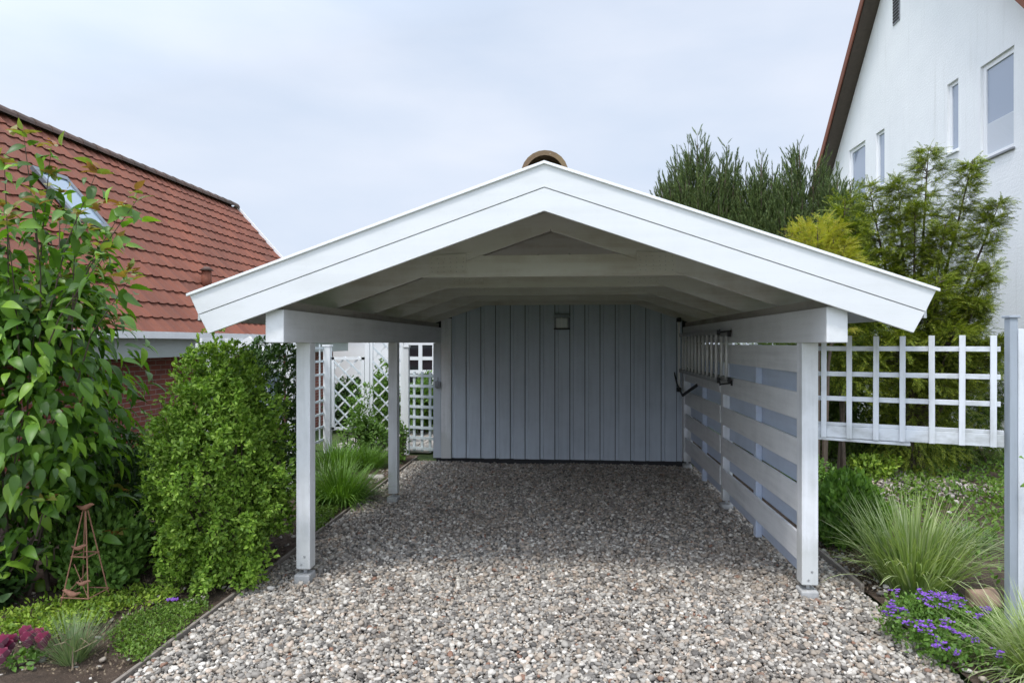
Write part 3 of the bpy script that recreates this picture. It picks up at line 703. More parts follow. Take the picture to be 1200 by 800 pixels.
# wall built as strips around the openings (one mesh)
mb = MB(); ths = .14
cuts = sorted(set([ya, yb, yp] + [w[0] for w in wins] + [w[1] for w in wins]))
def top(y): return zc + sl2 * min(y - ya, yb - y)
for i in range(len(cuts) - 1):
    c0, c1 = cuts[i], cuts[i + 1]; w = [q for q in wins if q[0] <= c0 + 1e-6 and q[1] >= c1 - 1e-6]
    if w:
        z0_, z1_ = w[0][2], w[0][3]; mb.prism([(c0, -.1), (c1, -.1), (c1, z0_), (c0, z0_)], HX, HX + ths, 0)
        mb.prism([(c0, z1_), (c1, z1_), (c1, top(c1)), (c0, top(c0))], HX, HX + ths, 0)
    else: mb.prism([(c0, -.1), (c1, -.1), (c1, top(c1)), (c0, top(c0))], HX, HX + ths, 0)
mb.box(HX + ths, 15, ya, ya + .1, -.1, zc); mb.box(HX + ths, 15, yb - .1, yb, -.1, zc)
mb.build('wall', M['stucco'], h2)
for k, (w0, w1, zb, zt) in enumerate(wins):
    mb = MB(); fw = .10 if w1 - w0 > .5 else .075; xf = HX + .05
    mb.box(xf, xf + .06, w0, w0 + fw, zb, zt); mb.box(xf, xf + .06, w1 - fw, w1, zb, zt)
    mb.box(xf + .001, xf + .061, w0 + fw, w1 - fw, zt - fw, zt); mb.box(xf + .001, xf + .061, w0 + fw, w1 - fw, zb, zb + fw)
    f = mb.build('window', M['winframe'], h2, bevel=.006)
    mb = MB(); mb.box(xf + .03, xf + .04, w0 + fw * .8, w1 - fw * .8, zb + fw * .8, zt - fw * .8); mb.build('pane', M['glass'], f)
    mb = MB(); mb.box(HX - .05, HX + .08, w0 - .03, w1 + .03, zb - .035, zb + .004); mb.build('sill', M['winframe'] if k else M['plastic_grey'], f, bevel=.004)
    if k == 0:
        mb = MB(); zz = zb + fw; mid = zb + (zt - zb) * .38
        while zz < mid: mb.box(xf + .022, xf + .0295, w0 + fw, w1 - fw, zz, zz + .026); zz += .029
        mb.build('blind', M['blind'], f)
# attic vent slit
A = P(1047, 30, X=HX); B = P(1055, 30, X=HX)
mb = MB(); mb.box(HX - .02, HX + .01, B.y, A.y, A.z - .02, A.z + .75); v_ = mb.build('attic_vent', M['plastic_grey'], h2); mb = MB()
for k in range(9): mb.box(HX - .035, HX - .021, B.y + .03, A.y - .03, A.z + .03 + k * .08, A.z + .07 + k * .08)
mb.build('louvre', M['darkmetal'], v_)
# roof: overhanging verge with dark soffit, tiles above
OV = .38
for s, ys, ye in ((1, yb + .5, yp), (-1, ya - .5, yp)):
    zs = top(yb) - sl2 * .5 + .03; ze = zp + .03
    mb = MB(); nrm = np.array([0, s * sl2, 1.0]); nrm /= np.linalg.norm(nrm)
    def pt(x, y, z, d): return (x, y + nrm[1] * d, z + nrm[2] * d)
    V = [pt(x, y, z, d) for d in (0, .10) for (x, y, z) in ((HX - OV, ys, zs), (15, ys, zs), (15, ye, ze), (HX - OV, ye, ze))]
    mb.add(V, [(0, 1, 2, 3), (4, 7, 6, 5), (0, 4, 5, 1), (1, 5, 6, 2), (2, 6, 7, 3), (3, 7, 4, 0)]); mb.build('roof_deck', M['darkboard'], h2)
    mb = MB(); vv = np.array([0, ye - ys, ze - zs]); Ln = np.linalg.norm(vv); vv /= Ln
    tiles(mb, np.array([HX - OV - .03, ys, zs]) + nrm * .12, (1, 0, 0), vv, nrm, 24, .3, int(Ln / .33), Ln / int(Ln / .33), 6, .04, .028); mb.build('roof_tiles', M['tile'], h2)
    mb = MB(); mb.bar(np.array([HX - OV - .045, ys, zs]) + nrm * .07, np.array([HX - OV - .045, ye, ze]) + nrm * .07, .03, .20, up=tuple(nrm)); mb.build('verge_board', M['tile'], h2)
# ------------------------------------------------------------------ REAR WHITE HOUSE
h3 = thing('garden_house', 'low white house behind the diamond lattice', 'house', (-3.3, 21, 0))
mb = MB(); mb.box(-7.2, 1.5, 19, 19.3, -.1, 3.0); mb.box(-7.2, -6.9, 19.3, 23, -.1, 3.0); mb.box(1.2, 1.5, 19.3, 23, -.1, 3.0); mb.build('wall', M['white_wall'], h3)
mb = MB(); mb.prism([(18.6, 2.98), (23.4, 2.98), (21, 3.9)], -7.5, 1.8, 0); mb.build('roof', M['ridge'], h3)
A = P(479, 405, Y=18.97); B = P(507, 470, Y=18.97)
x0, x1, zt = A.x, B.x, A.z + .02; zb = .05
mb = MB(); mb.box(x0 - .1, x0, 18.92, 18.999, zb, zt + .1); mb.box(x1, x1 + .1, 18.92, 18.999, zb, zt + .1); mb.box(x0, x1, 18.92, 18.999, zt, zt + .1)
xm = (x0 + x1) / 2; mb.box(xm - .055, xm + .055, 18.92, 18.999, zb, zt)
for k in range(1, 6): mb.box(x0, x1, 18.925, 18.999, zt - k * .385 - .05, zt - k * .385 + .05)
f = mb.build('glazed_door', M['winframe'], h3); mb = MB(); mb.box(x0, x1, 18.96, 18.99, zb, zt); mb.build('pane', M['glass_dark'], f)
# ------------------------------------------------------------------ LATTICES
def lattice_diamond(name, A, B, z0, z1, label, group, st=.20, arch=None):
    A = np.array(A); B = np.array(B); L_ = np.linalg.norm(B - A); d = (B - A) / L_; n = np.array([d[1], -d[0]])
    t = thing(name, label, 'trellis', (*((A + B) / 2), z0), group)
    def w(u, z, off=0): q = A + d * u + n * off; return (q[0], q[1], z)
    mb = MB(); mb.bar(w(0, z1 - .03), w(L_, z1 - .03), .045, .05); mb.bar(w(0, z0 + .03), w(L_, z0 + .03), .045, .05); mb.bar(w(.025, z0), w(.025, z1), .045, .05, up=(d[0], d[1], 0)); mb.bar(w(L_ - .025, z0), w(L_ - .025, z1), .045, .05, up=(d[0], d[1], 0))
    mb.build('frame', M['lattice'], t)
    for sgn, off in ((1, -.009), (-1, .009)):
        mb = MB(); H = z1 - z0; c = -H if sgn > 0 else 0
        k = c
        while k < L_ + (0 if sgn > 0 else H):
            # line u = k + sgn*(z-z0)
            ua, za = k, z0; ub, zb_ = k + sgn * H, z1
            pts = []
            t0, t1 = 0.0, 1.0; du = ub - ua
            for lo, hi in ((0.0, L_),):
                ta, tb = (lo - ua) / du, (hi - ua) / du
                if ta > tb: ta, tb = tb, ta
                t0, t1 = max(t0, ta), min(t1, tb)
            if t1 - t0 > .02:
                mb.bar(w(ua + du * t0, za + H * t0, off), w(ua + du * t1, za + H * t1, off), .014, .030, up=(d[0] * .7, d[1] * .7, -.7 * sgn))
            k += st * 1.35
        mb.build('lattice_slats', M['lattice' if sgn > 0 else 'gridpaint'], t)
    return t
YT = 12.25
G3 = 'white trellis screens behind the left bay'
def tx(px, y=YT): return P(px, 500, Y=y).x
lattice_diamond('lattice_trellis', (tx(389), YT), (tx(427), YT), .42, P(410, 418, Y=YT).z, 'square topped diamond trellis panel left of the slim shrub, behind the left bay', G3)
lattice_diamond('lattice_trellis', (tx(434), YT), (tx(473), YT), .42, P(450, 390, Y=YT).z, 'taller diamond trellis panel cut by the middle left carport post', G3)
def gpost(px, y, w, z1, label):
    x = tx(px, y); mb = MB(); mb.box(x - w / 2, x + w / 2, y - w / 2, y + w / 2, -.02, z1); o = mb.build('trellis_post', M['lattice'], None, bevel=.006)
    t = tag(o, label, 'post', 'white posts of the trellis')
    m2 = MB(); m2.box(x - w / 2 - .015, x + w / 2 + .015, y - w / 2 - .015, y + w / 2 + .015, z1, z1 + .03); m2.build('post_cap', M['lattice'], o, bevel=.004)
gpost(384, YT, .13, EYE - .07, 'white trellis post left of the lower diamond panel, brick behind it')
gpost(431, YT, .09, EYE + .1, 'white trellis post between the two diamond panels')
gpost(476.5, YT - .05, .10, EYE - .09, 'white trellis post left of the pale square grid panel')
def lattice_grid(A, B, z0, z1, nv, nh, m, label, group, slat=.035, th=.018):
    A = np.array(A); B = np.array(B); L_ = np.linalg.norm(B - A); d = (B - A) / L_; n = np.array([d[1], -d[0]])
    t = thing('lattice_trellis', label, 'trellis', (*((A + B) / 2), z0), group)
    def w(u, z, off=0): q = A + d * u + n * off; return (q[0], q[1], z)
    mb = MB()
    for k in range(nv):
        u = L_ * (k + .5) / nv; mb.bar(w(u, z0 - .06), w(u, z1 + .07), th, slat, up=(d[0], d[1], 0))
    mb.build('upright_slats', m, t)
    mb = MB()
    for k in range(nh): z = z0 + (z1 - z0) * k / (nh - 1); mb.bar(w(0, z, th + .001), w(L_, z, th + .001), th, slat)
    mb.build('cross_slats', m, t)
A = P(481, 527, Y=12.15); B = P(508, 527, Y=11.9)
lattice_grid((A.x, 12.15), (B.x, 11.95), P(495, 525, Y=12.05).z, P(495, 440, Y=12.05).z, 3, 8, M['gridpaint'], 'pale square grid trellis beside the shed corner', G3, .05)
A = P(370, 500, Y=10.9); B = P(382, 500, Y=YT)
lattice_grid((-4.62, 10.9), (-4.68, YT - .07), .25, EYE - .1, 4, 8, M['gridpaint'], 'square grid trellis seen edge on, right of the front left carport post', G3, .04)
# white garden arbor above the bush
ab = thing('garden_arbor', 'white timber arbor with diagonal braces showing over the round bush', 'arbor', (-4.2, 9.2, 0))
a0 = P(246, 405, Y=9); a1 = P(345, 402, Y=9)
for x in (a0.x, a1.x - .05):
    mb = MB(); mb.box(x - .05, x + .05, 8.95, 9.05, 0, EYE + .02); mb.build('post', M['lattice'], ab, bevel=.005)
mb = MB(); mb.box(a0.x - .2, a1.x + .1, 8.97, 9.03, EYE - .09, EYE - .01); mb.build('crossbeam', M['lattice'], ab, bevel=.005)
for s, x in ((1, a0.x + .05), (-1, a1.x - .1)):
    mb = MB(); mb.bar((x, 8.97, EYE - .45), (x + s * .38, 8.97, EYE - .09), .05, .07); mb.build('brace', M['lattice'], ab, bevel=.004)
mb = MB(); mb.bar(P(272, 414, Y=8.8), P(295, 397, Y=8.8), .06, .09); mb.build('brace', M['lattice'], ab, bevel=.004)
for k in range(4):
    x = a0.x + .1 + k * .36; mb = MB(); mb.box(x - .02, x + .02, 8.6, 10.2, EYE + .0, EYE + .06); mb.build('rafter', M['lattice'], ab, bevel=.003)
# ------------------------------------------------------------------ RIGHT TRELLIS GATE PANEL
A = np.array([2.005, 5.70]); B = np.array([3.20, 5.20]); d = (B - A); Lg = np.linalg.norm(d); d /= Lg; n = np.array([d[1], -d[0]])
g = thing('hanging_trellis', 'weathered grey white trellis hung between the carport post and the grey fence post', 'trellis', (*((A + B) / 2), EYE - .77))
def w(u, z, off=0): q = A + d * u + n * off; return (q[0], q[1], z)
for z in (.047, .253, .453):
    mb = MB(); mb.bar(w(-.02, EYE - z), w(Lg - .05, EYE - z), .02, .038); mb.build('cross_slat', M['gatewood_x'], g, bevel=.002)
mb = MB(); mb.bar(w(-.02, EYE - .722), w(Lg - .03, EYE - .722), .045, .095); mb.build('bottom_rail', M['gatewood_x'], g, bevel=.004)
mb = MB(); mb.bar(w(-.02, EYE - .660, 0), w(Lg - .03, EYE - .660, 0), .030, .026); mb.build('ledge', M['gatewood_x'], g, bevel=.002)
mb = MB(); mb.bar(w(.0, EYE - .782, -.03), w(Lg * .52, EYE - .79, -.03), .10, .022); mb.build('ledge', M['gatewood_x'], g, bevel=.002)
for px in (965.6, 995.3, 1026.2, 1057.2, 1091.7, 1126.6, 1163.2):
    r = ray(px, 400); # survey: where this slat crosses the panel line
    t_ = (A[0] * d[1] - A[1] * d[0]) / (r.x * d[1] - r.y * d[0]); q = np.array([r.x, r.y]) * t_; u = (q - A).dot(d)
    mb = MB(); lz = random.uniform(-.004, .004); mb.bar(w(u, EYE - .77, .033), w(u + random.uniform(-.003, .003), EYE + .053 + lz, .033), .040, .018, up=(n[0], n[1], 0)); mb.build('upright_slat', M['gatewood'], g, bevel=.002)
# fence post and fence panel right of it
q = P(1183, 500, Y=5.22)
t = thing('fence_post', 'grey painted square post with a flat cap at the right picture edge', 'post', (q.x + .02, 5.22, 0))
mb = MB(); mb.box(q.x - .02, q.x + .035, 5.18, 5.25, -.03, EYE + .18); mb.build('shaft', M['greypost'], t, bevel=.005)
mb = MB(); mb.box(q.x - .032, q.x + .047, 5.168, 5.262, EYE + .181, EYE + .20); mb.build('cap', M['greypost'], t, bevel=.004)
fx = q.x + .04
t = thing('board_fence', 'pale upright board fence starting right of the capped grey post', 'fence', (fx + .6, 5.0, 0))
mb = MB()
for k in range(7): mb.bar((fx + .04 + k * .10, 5.17 - k * .03, .05), (fx + .04 + k * .10, 5.17 - k * .03, EYE + .10), .094, .02, up=(0.3, 1, 0))
mb.build('boards', M['gatewood'], t, bevel=.003)
mb = MB(); mb.bar((fx, 5.215, .4), (fx + .7, 5.0, .4), .03, .09); mb.bar((fx, 5.215, 1.8), (fx + .7, 5.0, 1.8), .03, .09); mb.build('rail', M['gatewood_x'], t)
# climbing rose stems on the post
t = thing('climbing_rose', 'thin dark climbing stems with a few leaves in front of the grey post', 'climber', (q.x + .06, 5.08, 0))
mb = MB(); rng = np.random.default_rng(5); tipz = [1.62, 1.2, 1.75, .95]
for k, z in enumerate(tipz):
    x = q.x + .05 + k * .035; mb.tube([(x + .01, 5.08, 0), (x - .01 + .02 * k, 5.06, z * .4), (x + .015, 5.09, z * .7), (x + .03 * (k - 1), 5.07, z)], [.011, .009, .007, .003], 5)
mb.build('stems', M['bark'], t)
pp = np.stack([q.x + rng.uniform(-.02, .25, 26), 5.06 + rng.normal(size=26) * .04, rng.uniform(.3, 1.7, 26)], 1)
V, T = leafy(LEAF3, pp, unit(rng.normal(size=(26, 3)) + np.array([0, -1, 0])), .06, 6); npmesh('leaves', V, T, M['lf_mid'], t)
# ------------------------------------------------------------------ TREES
def pine(x, y, ztop, wid, seed, label):
    """upswept pine: several upright sub-leaders under one rounded outline, each set with needle candles"""
    rng = np.random.default_rng(seed)
    t = thing('pine_tree', label, 'pine tree', (x, y, 0), 'pines behind the carport')
    mb = MB(); mb.tube([(x, y, -.05), (x + .03, y, ztop * .5), (x, y, ztop * .96)], [.11, .07, .012], 8)
    tips = []; lead = [(x, y, ztop)]
    for k in range(int(34 * wid / .8) + 10):
        a = rng.uniform(0, 6.28); q = rng.random() ** .55; r_ = wid * 1.05 * q * rng.uniform(.85, 1.1); lead.append((x + r_ * math.cos(a), y + r_ * math.sin(a) * .8, ztop - .12 - (ztop - 3.2) * q ** 2 * .55 * rng.uniform(.5, 1.1) - rng.random() * .35))
    for (lx_, ly_, lz_) in lead:
        b0_ = np.array([x, y, max(.9, lz_ - 2.2)]); tp = np.array([lx_, ly_, lz_]); kn = np.array([x + (lx_ - x) * .85, y + (ly_ - y) * .85, b0_[2] + .45])
        mb.tube([b0_, kn, tp], [.03, .02, .005], 4, cap=False)
        for f in np.linspace(0, 1, 30):
            c = b0_ + (kn - b0_) * f / .3 if f < .3 else kn + (tp - kn) * (f - .3) / .7
            w_ = .32 * (1 - f) ** .6 + .02; a = rng.uniform(0, 6.28, 5); rr = w_ * rng.uniform(.2, 1, 5)
            for q in range((5 if f < .7 else 3) if f < .93 else 1): tips.append(c + np.array([math.cos(a[q]) * rr[q], math.sin(a[q]) * rr[q], rng.normal() * .04]))
    p = np.array(tips); n = len(p); o = p - np.array([x, y, 0]); o[:, 2] = 0; o = unit(o); parts = []
    ax = unit(o * .28 + np.array([0, 0, 1.0]) + rng.normal(size=(n, 3)) * .2)
    for q in range(4):
        tv, tf = shoot_tpl(30, .55, .34, .06, 20 + q, .3); sel = np.arange(n) % 4 == q; L_ = rng.uniform(.16, .34, sel.sum())
        parts.append(scatter(tv, tf, p[sel], ax[sel], unit(rng.normal(size=(sel.sum(), 3))), np.stack([L_ * .8, L_, L_ * .8], 1)))
    V, T = join(parts); npmesh('crown', V, T, M['lf_pine'], t); mb.build('trunk', M['bark'], t)
def at(px, py, Y): q = P(px, py, Y=Y); return q.x, q.z
for i, (px, py, Y, w_, lab) in enumerate([(817, 156, 15.0, .95, 'tallest dark green pine, furthest left behind the white roof slope'), (852, 170, 15.4, .62, 'narrow pine second from the left behind the roof slope'),
        (892, 179, 14.8, .8, 'pine with paler candles in the middle of the row behind the roof'), (937, 168, 14.6, .95, 'broad tall pine just left of the white gable house'), (981, 201, 13.9, .5, 'small pine in front of the far gable corner'),
        (997, 216, 13.2, .42, 'smallest pine in front of the narrow upstairs window'), (785, 205, 15.2, .5, 'low pine tip showing just above the white roof slope, left end of the row')]):
    X_, Z_ = at(px, py, Y); pine(X_, Y, Z_, w_, 40 + i, lab)
def conifer(name, label, leaders, base, mname, seed, skirt=None, nper=150, spr=(.16, .34), group=None, wid=.42):
    """multi-stemmed yew: leaders rise from one foot, feathered sprays along each"""
    rng = np.random.default_rng(seed); t = thing(name, label, 'shrub' if 'shrub' in name else 'hedge' if 'hedge' in name else 'tree', base, group)
    mb = MB(); P_ = []; AX = []
    base = np.array(base, float)
    for (tip, wl) in leaders:
        tip = np.array(tip, float); h_ = tip[2]; d0 = tip - base
        mid = base + d0 * np.array([.35, .35, .5]); q1 = base + d0 * np.array([.75, .75, .8])
        mb.tube([base + rng.normal(size=3) * [.05, .05, 0], mid, q1, tip], [.035, .026, .016, .004], 6)
        for k in range(nper):
            f = rng.random() ** .85; f = .12 + .88 * f
            c = mid + (q1 - mid) * min(1, (f - 0) / .55) if f < .55 else q1 + (tip - q1) * (f - .55) / .45
            L_ = wl * (1 - f) ** .55 * rng.uniform(.5, 1.1) + .06; a = rng.uniform(0, 6.28)
            out = np.array([math.cos(a), math.sin(a), rng.uniform(-.05, .45)]); e = c + out * L_ * 1.2 - np.array([0, 0, .25 * L_ * L_])
            if k % 4 == 0: mb.tube([c, (c + e) / 2 + np.array([0, 0, .02]), e], [.008, .005, .002], 4, cap=False)
            m_ = 8
            for s in rng.random(m_): P_.append(c + (e - c) * (.3 + .7 * s)); AX.append(out * 1.1 + rng.normal(size=3) * .5 + np.array([0, 0, -.05]))
    if skirt:
        for (c, r_, n_) in skirt:
            p, o = bush_cloud(c, r_, n_, seed + 9, .3, .65); P_ += list(p); AX += list(o * 1.0 + rng.normal(size=o.shape) * .45 + np.array([0, 0, .12]))
    p = np.array(P_); ax = unit(np.array(AX)); n = len(p); parts = []
    nor = unit(np.array([0, 0, 1.0]) + rng.normal(size=(n, 3)) * .35)
    for q in range(3):
        tv, tf = spray_tpl(13, 50 + q, .24, .05); sel = np.arange(n) % 3 == q; parts.append(scatter(tv, tf, p[sel], ax[sel], nor[sel], rng.uniform(*spr, sel.sum())))
    V, T = join(parts); npmesh('crown', V, T, M[mname], t); mb.build('trunk', M['bark'], t)
def ld(px, py, Y, w_): q = P(px, py, Y=Y); return (tuple(q), w_)
conifer('yew_tree', 'yellow green yew tree rising behind the grey trellis in front of the white house',
        [ld(1088, 174, 10.6, .36), ld(1140, 187, 10.4, .15), ld(1173, 234, 10.2, .18), ld(1052, 208, 10.8, .22), ld(1018, 216, 10.8, .17), ld(1072, 240, 10.4, .40), ld(1108, 262, 10.3, .36), ld(1162, 312, 10.0, .22), ld(1172, 398, 9.9, .3), ld(1148, 350, 10.0, .32), ld(1035, 292, 10.7, .42), ld(1100, 325, 10.0, .5), ld(1070, 335, 10.2, .55), ld(1120, 385, 9.9, .5), ld(1050, 390, 10.1, .5)],
        (5.45, 11.2, 0), 'lf_yew', 61, [((5.3, 10.6, 2.0), (.75, .6, .75), 900), ((5.45, 11.0, .95), (.8, .55, .95), 2600)], 165, (.10, .22))
conifer('conifer_shrub', 'golden rounded conifer shrub just above the right roof slope', [ld(958, 254, 9.9, .3), ld(938, 268, 10.0, .26), ld(978, 262, 9.8, .3), ld(990, 285, 9.8, .3)], (P(960, 400, Y=9.9).x, 9.9, 0), 'lf_gold', 62,
        [((P(962, 300, Y=9.9).x, 9.9, 2.95), (.5, .4, .62), 2300)], 60, (.10, .2))
conifer('yew_tree', 'slim green yew between the golden shrub and the larger yew tree', [ld(990, 232, 10.6, .26), ld(1003, 262, 10.5, .28), ld(975, 256, 10.8, .24)], (P(988, 400, Y=10.6).x, 10.6, 0), 'lf_yew', 63,
        [((P(988, 300, Y=10.4).x, 10.4, 2.3), (.5, .45, 1.2), 2200)], 90, (.14, .28))
conifer('yew_hedge', 'yew hedge with shade painted into its dark green needles, filling the view through the hanging trellis', [], (5.6, 12.1, 0), 'lf_yew_shade', 64, [((6.6, 11.9, 1.25), (1.1, .6, 1.2), 4600), ((5.2, 12.1, 1.25), (1.2, .6, 1.2), 5000), ((3.7, 12.2, 1.25), (1.2, .6, 1.2), 4600)], 0, (.12, .24))
# dark hedge behind the trellis, against the house wall
p, o = bush_cloud((5.6, 13.6, .9), (2.2, .6, 1.4), 9000, 71, .2, .5); V, T = leafy(SMALL, p, o, .13, 72)
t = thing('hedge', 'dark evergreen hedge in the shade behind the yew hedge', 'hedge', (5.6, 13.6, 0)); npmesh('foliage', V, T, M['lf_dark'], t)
stems((5.6, 13.6, 0), [(5.6 + k * .35, 13.6, 1.5) for k in range(-4, 5)], .02).build('stems', M['bark'], t)
# ------------------------------------------------------------------ LEFT SHRUBS
# broad-leaved shrub
rng = np.random.default_rng(81); bx, by = -4.40, 4.95
t = thing('leafy_shrub', 'tall shrub with large drooping pointed leaves and coppery tips at the left edge', 'shrub', (bx, by, 0))
mb = MB(); LP = []; LO = []; TP = []; TO = []
tips = []
for k in range(112):
    f = rng.random(); a = rng.uniform(0, 6.28); z = .42 + 3.0 * f; env = .92 * math.sin(math.pi * min(1, (f * .80 + .2))) ** .5 if f < .75 else .85 * (1 - (f - .75) / .25 * .45)
    r_ = env * rng.uniform(.55, 1.0); tips.append((bx + r_ * math.cos(a), by + r_ * .85 * math.sin(a), z))
for (px, py, Y) in ((28, 160, 4.6), (112, 205, 4.6), (60, 175, 4.7), (5, 190, 4.3), (160, 235, 4.5), (150, 330, 4.5), (145, 245, 4.6), (120, 300, 4.2), (8, 260, 4.2), (40, 240, 4.3), (90, 250, 4.4)):
    tips.append(tuple(P(px, py, Y=Y)))
for i, tp in enumerate(tips):
    tp = np.array(tp); b0_ = np.array([bx + rng.normal() * .12, by + rng.normal() * .1, 0]); mid = b0_ + (tp - b0_) * np.array([.25, .25, .5]) + rng.normal(size=3) * .04; q1 = b0_ + (tp - b0_) * np.array([.65, .65, .85])
    if i % 22 == 0 and i < 112: mb.tube([b0_, mid, q1, tp], [.020, .012, .006, .002], 5)
    elif i >= 112 or i % 3 == 0: mb.tube([(mid + q1) / 2, q1, tp], [.007, .005, .002], 5)
    nl = 18
    for k in range(nl):
        s = (k + .5) / nl; c = q1 + (tp - q1) * (s * 1.3 - .3) if s > .25 else mid + (q1 - mid) * (.5 + s * 2)
        ang = rng.uniform(0, 6.28); o_ = np.array([math.cos(ang), math.sin(ang), 0]) * .9 + unit(np.array([tp[0] - bx, tp[1] - by, 0])) * .5
        LP.append(c + o_ * .035 + rng.normal(size=3) * .05); LO.append(o_)
    if tp[2] > 2.2 or rng.random() < .15:
        for k in range(7): TP.append(tp + rng.normal(size=3) * .025 + np.array([0, 0, .02])); TO.append(np.array([rng.normal(), rng.normal(), .6]))
LP = np.array(LP); LO = np.array(LO); kp = ~((LP[:, 2] < .85) & (LP[:, 1] < 5.0) & (LP[:, 0] > -4.15)); LP, LO = LP[kp], LO[kp]; n = len(LP)
ax = unit(LO + np.array([0, 0, -.18]) + rng.normal(size=(n, 3)) * .55); nor = unit(LO * .8 + np.array([0, 0, 1]) + rng.normal(size=(n, 3)) * .3)
V1 = scatter(*LEAF, LP, ax, nor, np.clip(rng.normal(.128, .036, n), .05, .20)); 
ip, io = bush_cloud((bx, by, 1.75), (.85, .72, 1.45), 2100, 83, .25, .6); kp = ~((ip[:, 2] < .85) & (ip[:, 1] < 5.0) & (ip[:, 0] > -4.15)); ip, io = ip[kp], io[kp]; nn_ = len(ip)
V2 = scatter(*LEAF, ip, unit(io + np.array([0, 0, -.7]) + rng.normal(size=(nn_, 3)) * .4), unit(io + np.array([0, 0, .8]) + rng.normal(size=(nn_, 3)) * .3), np.clip(rng.normal(.13, .035, nn_), .05, .19))
V, T = join([V1, V2]); npmesh('leaves', V, T, M['lf_big'], t, smooth=True)
TP = np.array(TP); TO = np.array(TO); V, T = scatter(*LEAF, TP, unit(TO + np.array([0, 0, .2])), unit(rng.normal(size=(len(TP), 3)) * .5 + np.array([0, 0, 1])), rng.uniform(.06, .13, len(TP))); npmesh('young_leaves', V, T, M['lf_tip'], t, smooth=True)
mb.build('stems', M['bark'], t)
def bush(name, label, c, rad, n, size, mname, seed, tpl=SMALL, amp=.15, shell=.4, cl=7, jit=.6, group=None, cat='shrub', up=.3, clump=0):
    """leaves gathered in rosettes on a lumpy form, with twigs inside"""
    rng = np.random.default_rng(seed); t = thing(name, label, cat, (c[0], c[1], 0), group)
    p, o = bush_cloud(c, rad, n, seed, amp, shell); nn = len(p)
    if clump:
        dk = unit(rng.normal(size=(clump, 3))); dp = unit((p - np.array(c)) / np.array(rad)); j = (dp @ dk.T).argmax(1); dd_ = np.linalg.norm(dp - dk[j], axis=1) / (2.1 / clump ** .5)
        p = p + o * (.10 - .20 * np.clip(dd_, 0, 1.1) ** 2)[:, None] * (np.linalg.norm((p - np.array(c)) / np.array(rad), axis=1) ** 2)[:, None]; o = unit(o + (dp - dk[j]) * 3.0)
    if clump: p[:, 0] = c[0] + (p[:, 0] - c[0]) * (1.04 - .30 * np.clip((p[:, 2] - c[2]) / rad[2], 0, 1) ** 1.5)
    pp = np.repeat(p, cl, 0) + rng.normal(size=(nn * cl, 3)) * size * .28; oo = np.repeat(o, cl, 0)
    V, T = leafy(tpl, pp, oo, size, seed + 1, up, jit); npmesh('foliage', V, T, M[mname], t)
    k = rng.integers(0, nn, 26); stems((c[0], c[1], 0), [tuple(np.array(c) + (p[i] - np.array(c)) * .9) for i in k], .013).build('twigs', M['bark'], t); return t
bush('round_shrub', 'round light green small leaved bush beside the front left post', (-3.02, 5.50, .86), (.53, .50, 1.12), 6000, .042, 'lf_box', 91, amp=.10, shell=.30, cl=9, clump=170)
bush('dark_shrub', 'darker shrub rising behind the round light green bush', (-3.22, 6.55, 1.2), (.44, .5, .98), 2200, .05, 'lf_dark', 92, amp=.2, shell=.4)
bush('olive_shrub', 'loose olive green shrub between the brick wall and the round bush', (-4.15, 6.9, .62), (.60, .5, .62), 1900, .05, 'lf_mid', 93, amp=.3, shell=.6)
bush('dark_shrub', 'shaded shrub in the gap between the leafy shrub and the round bush', (-4.35, 5.85, .55), (.55, .4, .75), 1800, .055, 'lf_dark', 94, amp=.25, shell=.5)
bush('herb_clump', 'dark green feathery herb clump behind the rusty obelisk', (-3.92, 5.25, .28), (.34, .28, .38), 1300, .07, 'lf_mid', 95, amp=.2, shell=.8, cl=4, up=1.0)
bush('low_shrub', 'broad leafed low plant under the tall leafy shrub', (-4.55, 4.75, .18), (.35, .3, .28), 260, .10, 'lf_dark', 96, LEAF3, .2, .8, 4)
# behind the lattice and in the left bay
bush('rose_bush', 'rose bush with pale flowers behind the taller diamond trellis', (P(450, 450, Y=13.3).x, 13.3, .8), (.40, .4, .68), 900, .09, 'lf_mid', 97, amp=.3, shell=.8)
bush('garden_shrub', 'dark shrub on the lawn behind the lower diamond trellis', (P(408, 470, Y=15.5).x, 15.5, .5), (.5, .5, .55), 700, .11, 'lf_dark', 98, amp=.3, shell=.7)
bush('garden_shrub', 'green shrub behind the pale square grid trellis', (P(495, 460, Y=15).x, 15, .65), (.5, .5, .65), 800, .11, 'lf_mid', 99, amp=.3, shell=.7)
bush('slim_shrub', 'slim leafy shrub in front of the taller diamond trellis', (P(430, 520, Y=11.6).x, 11.6, .45), (.42, .3, .58), 750, .065, 'lf_mid', 100, LEAF3, .35, .9, 4)
bush('slim_shrub', 'thin brownish shrub just right of the middle left carport post', (P(470, 520, Y=11.2).x, 11.2, .35), (.16, .2, .5), 200, .06, 'lf_mid', 101, LEAF3, .35, .9, 4)
ft = bush('feathery_shrub', 'fine feathery green shrub beyond the front right carport post', (2.78, 7.0, .30), (.34, .30, .40), 1500, .075, 'lf_grass', 102, amp=.12, shell=.8, cl=4, up=1.4, jit=.4)
FEATHER = ft
bush('low_shrub', 'low yellow green plant behind the feathery shrub', (P(1018, 560, Z=0).x, P(1018, 560, Z=0).y, .12), (.35, .35, .25), 500, .07, 'lf_lime', 103, LEAF3, .3, .9, 4)
bush('low_shrub', 'leafy plant under the left end of the hanging trellis', (3.2, 9.6, .2), (.45, .5, .30), 500, .07, 'lf_mid', 104, LEAF3, .3, .8, 4)
# white blossom on the rose
rng = np.random.default_rng(105)
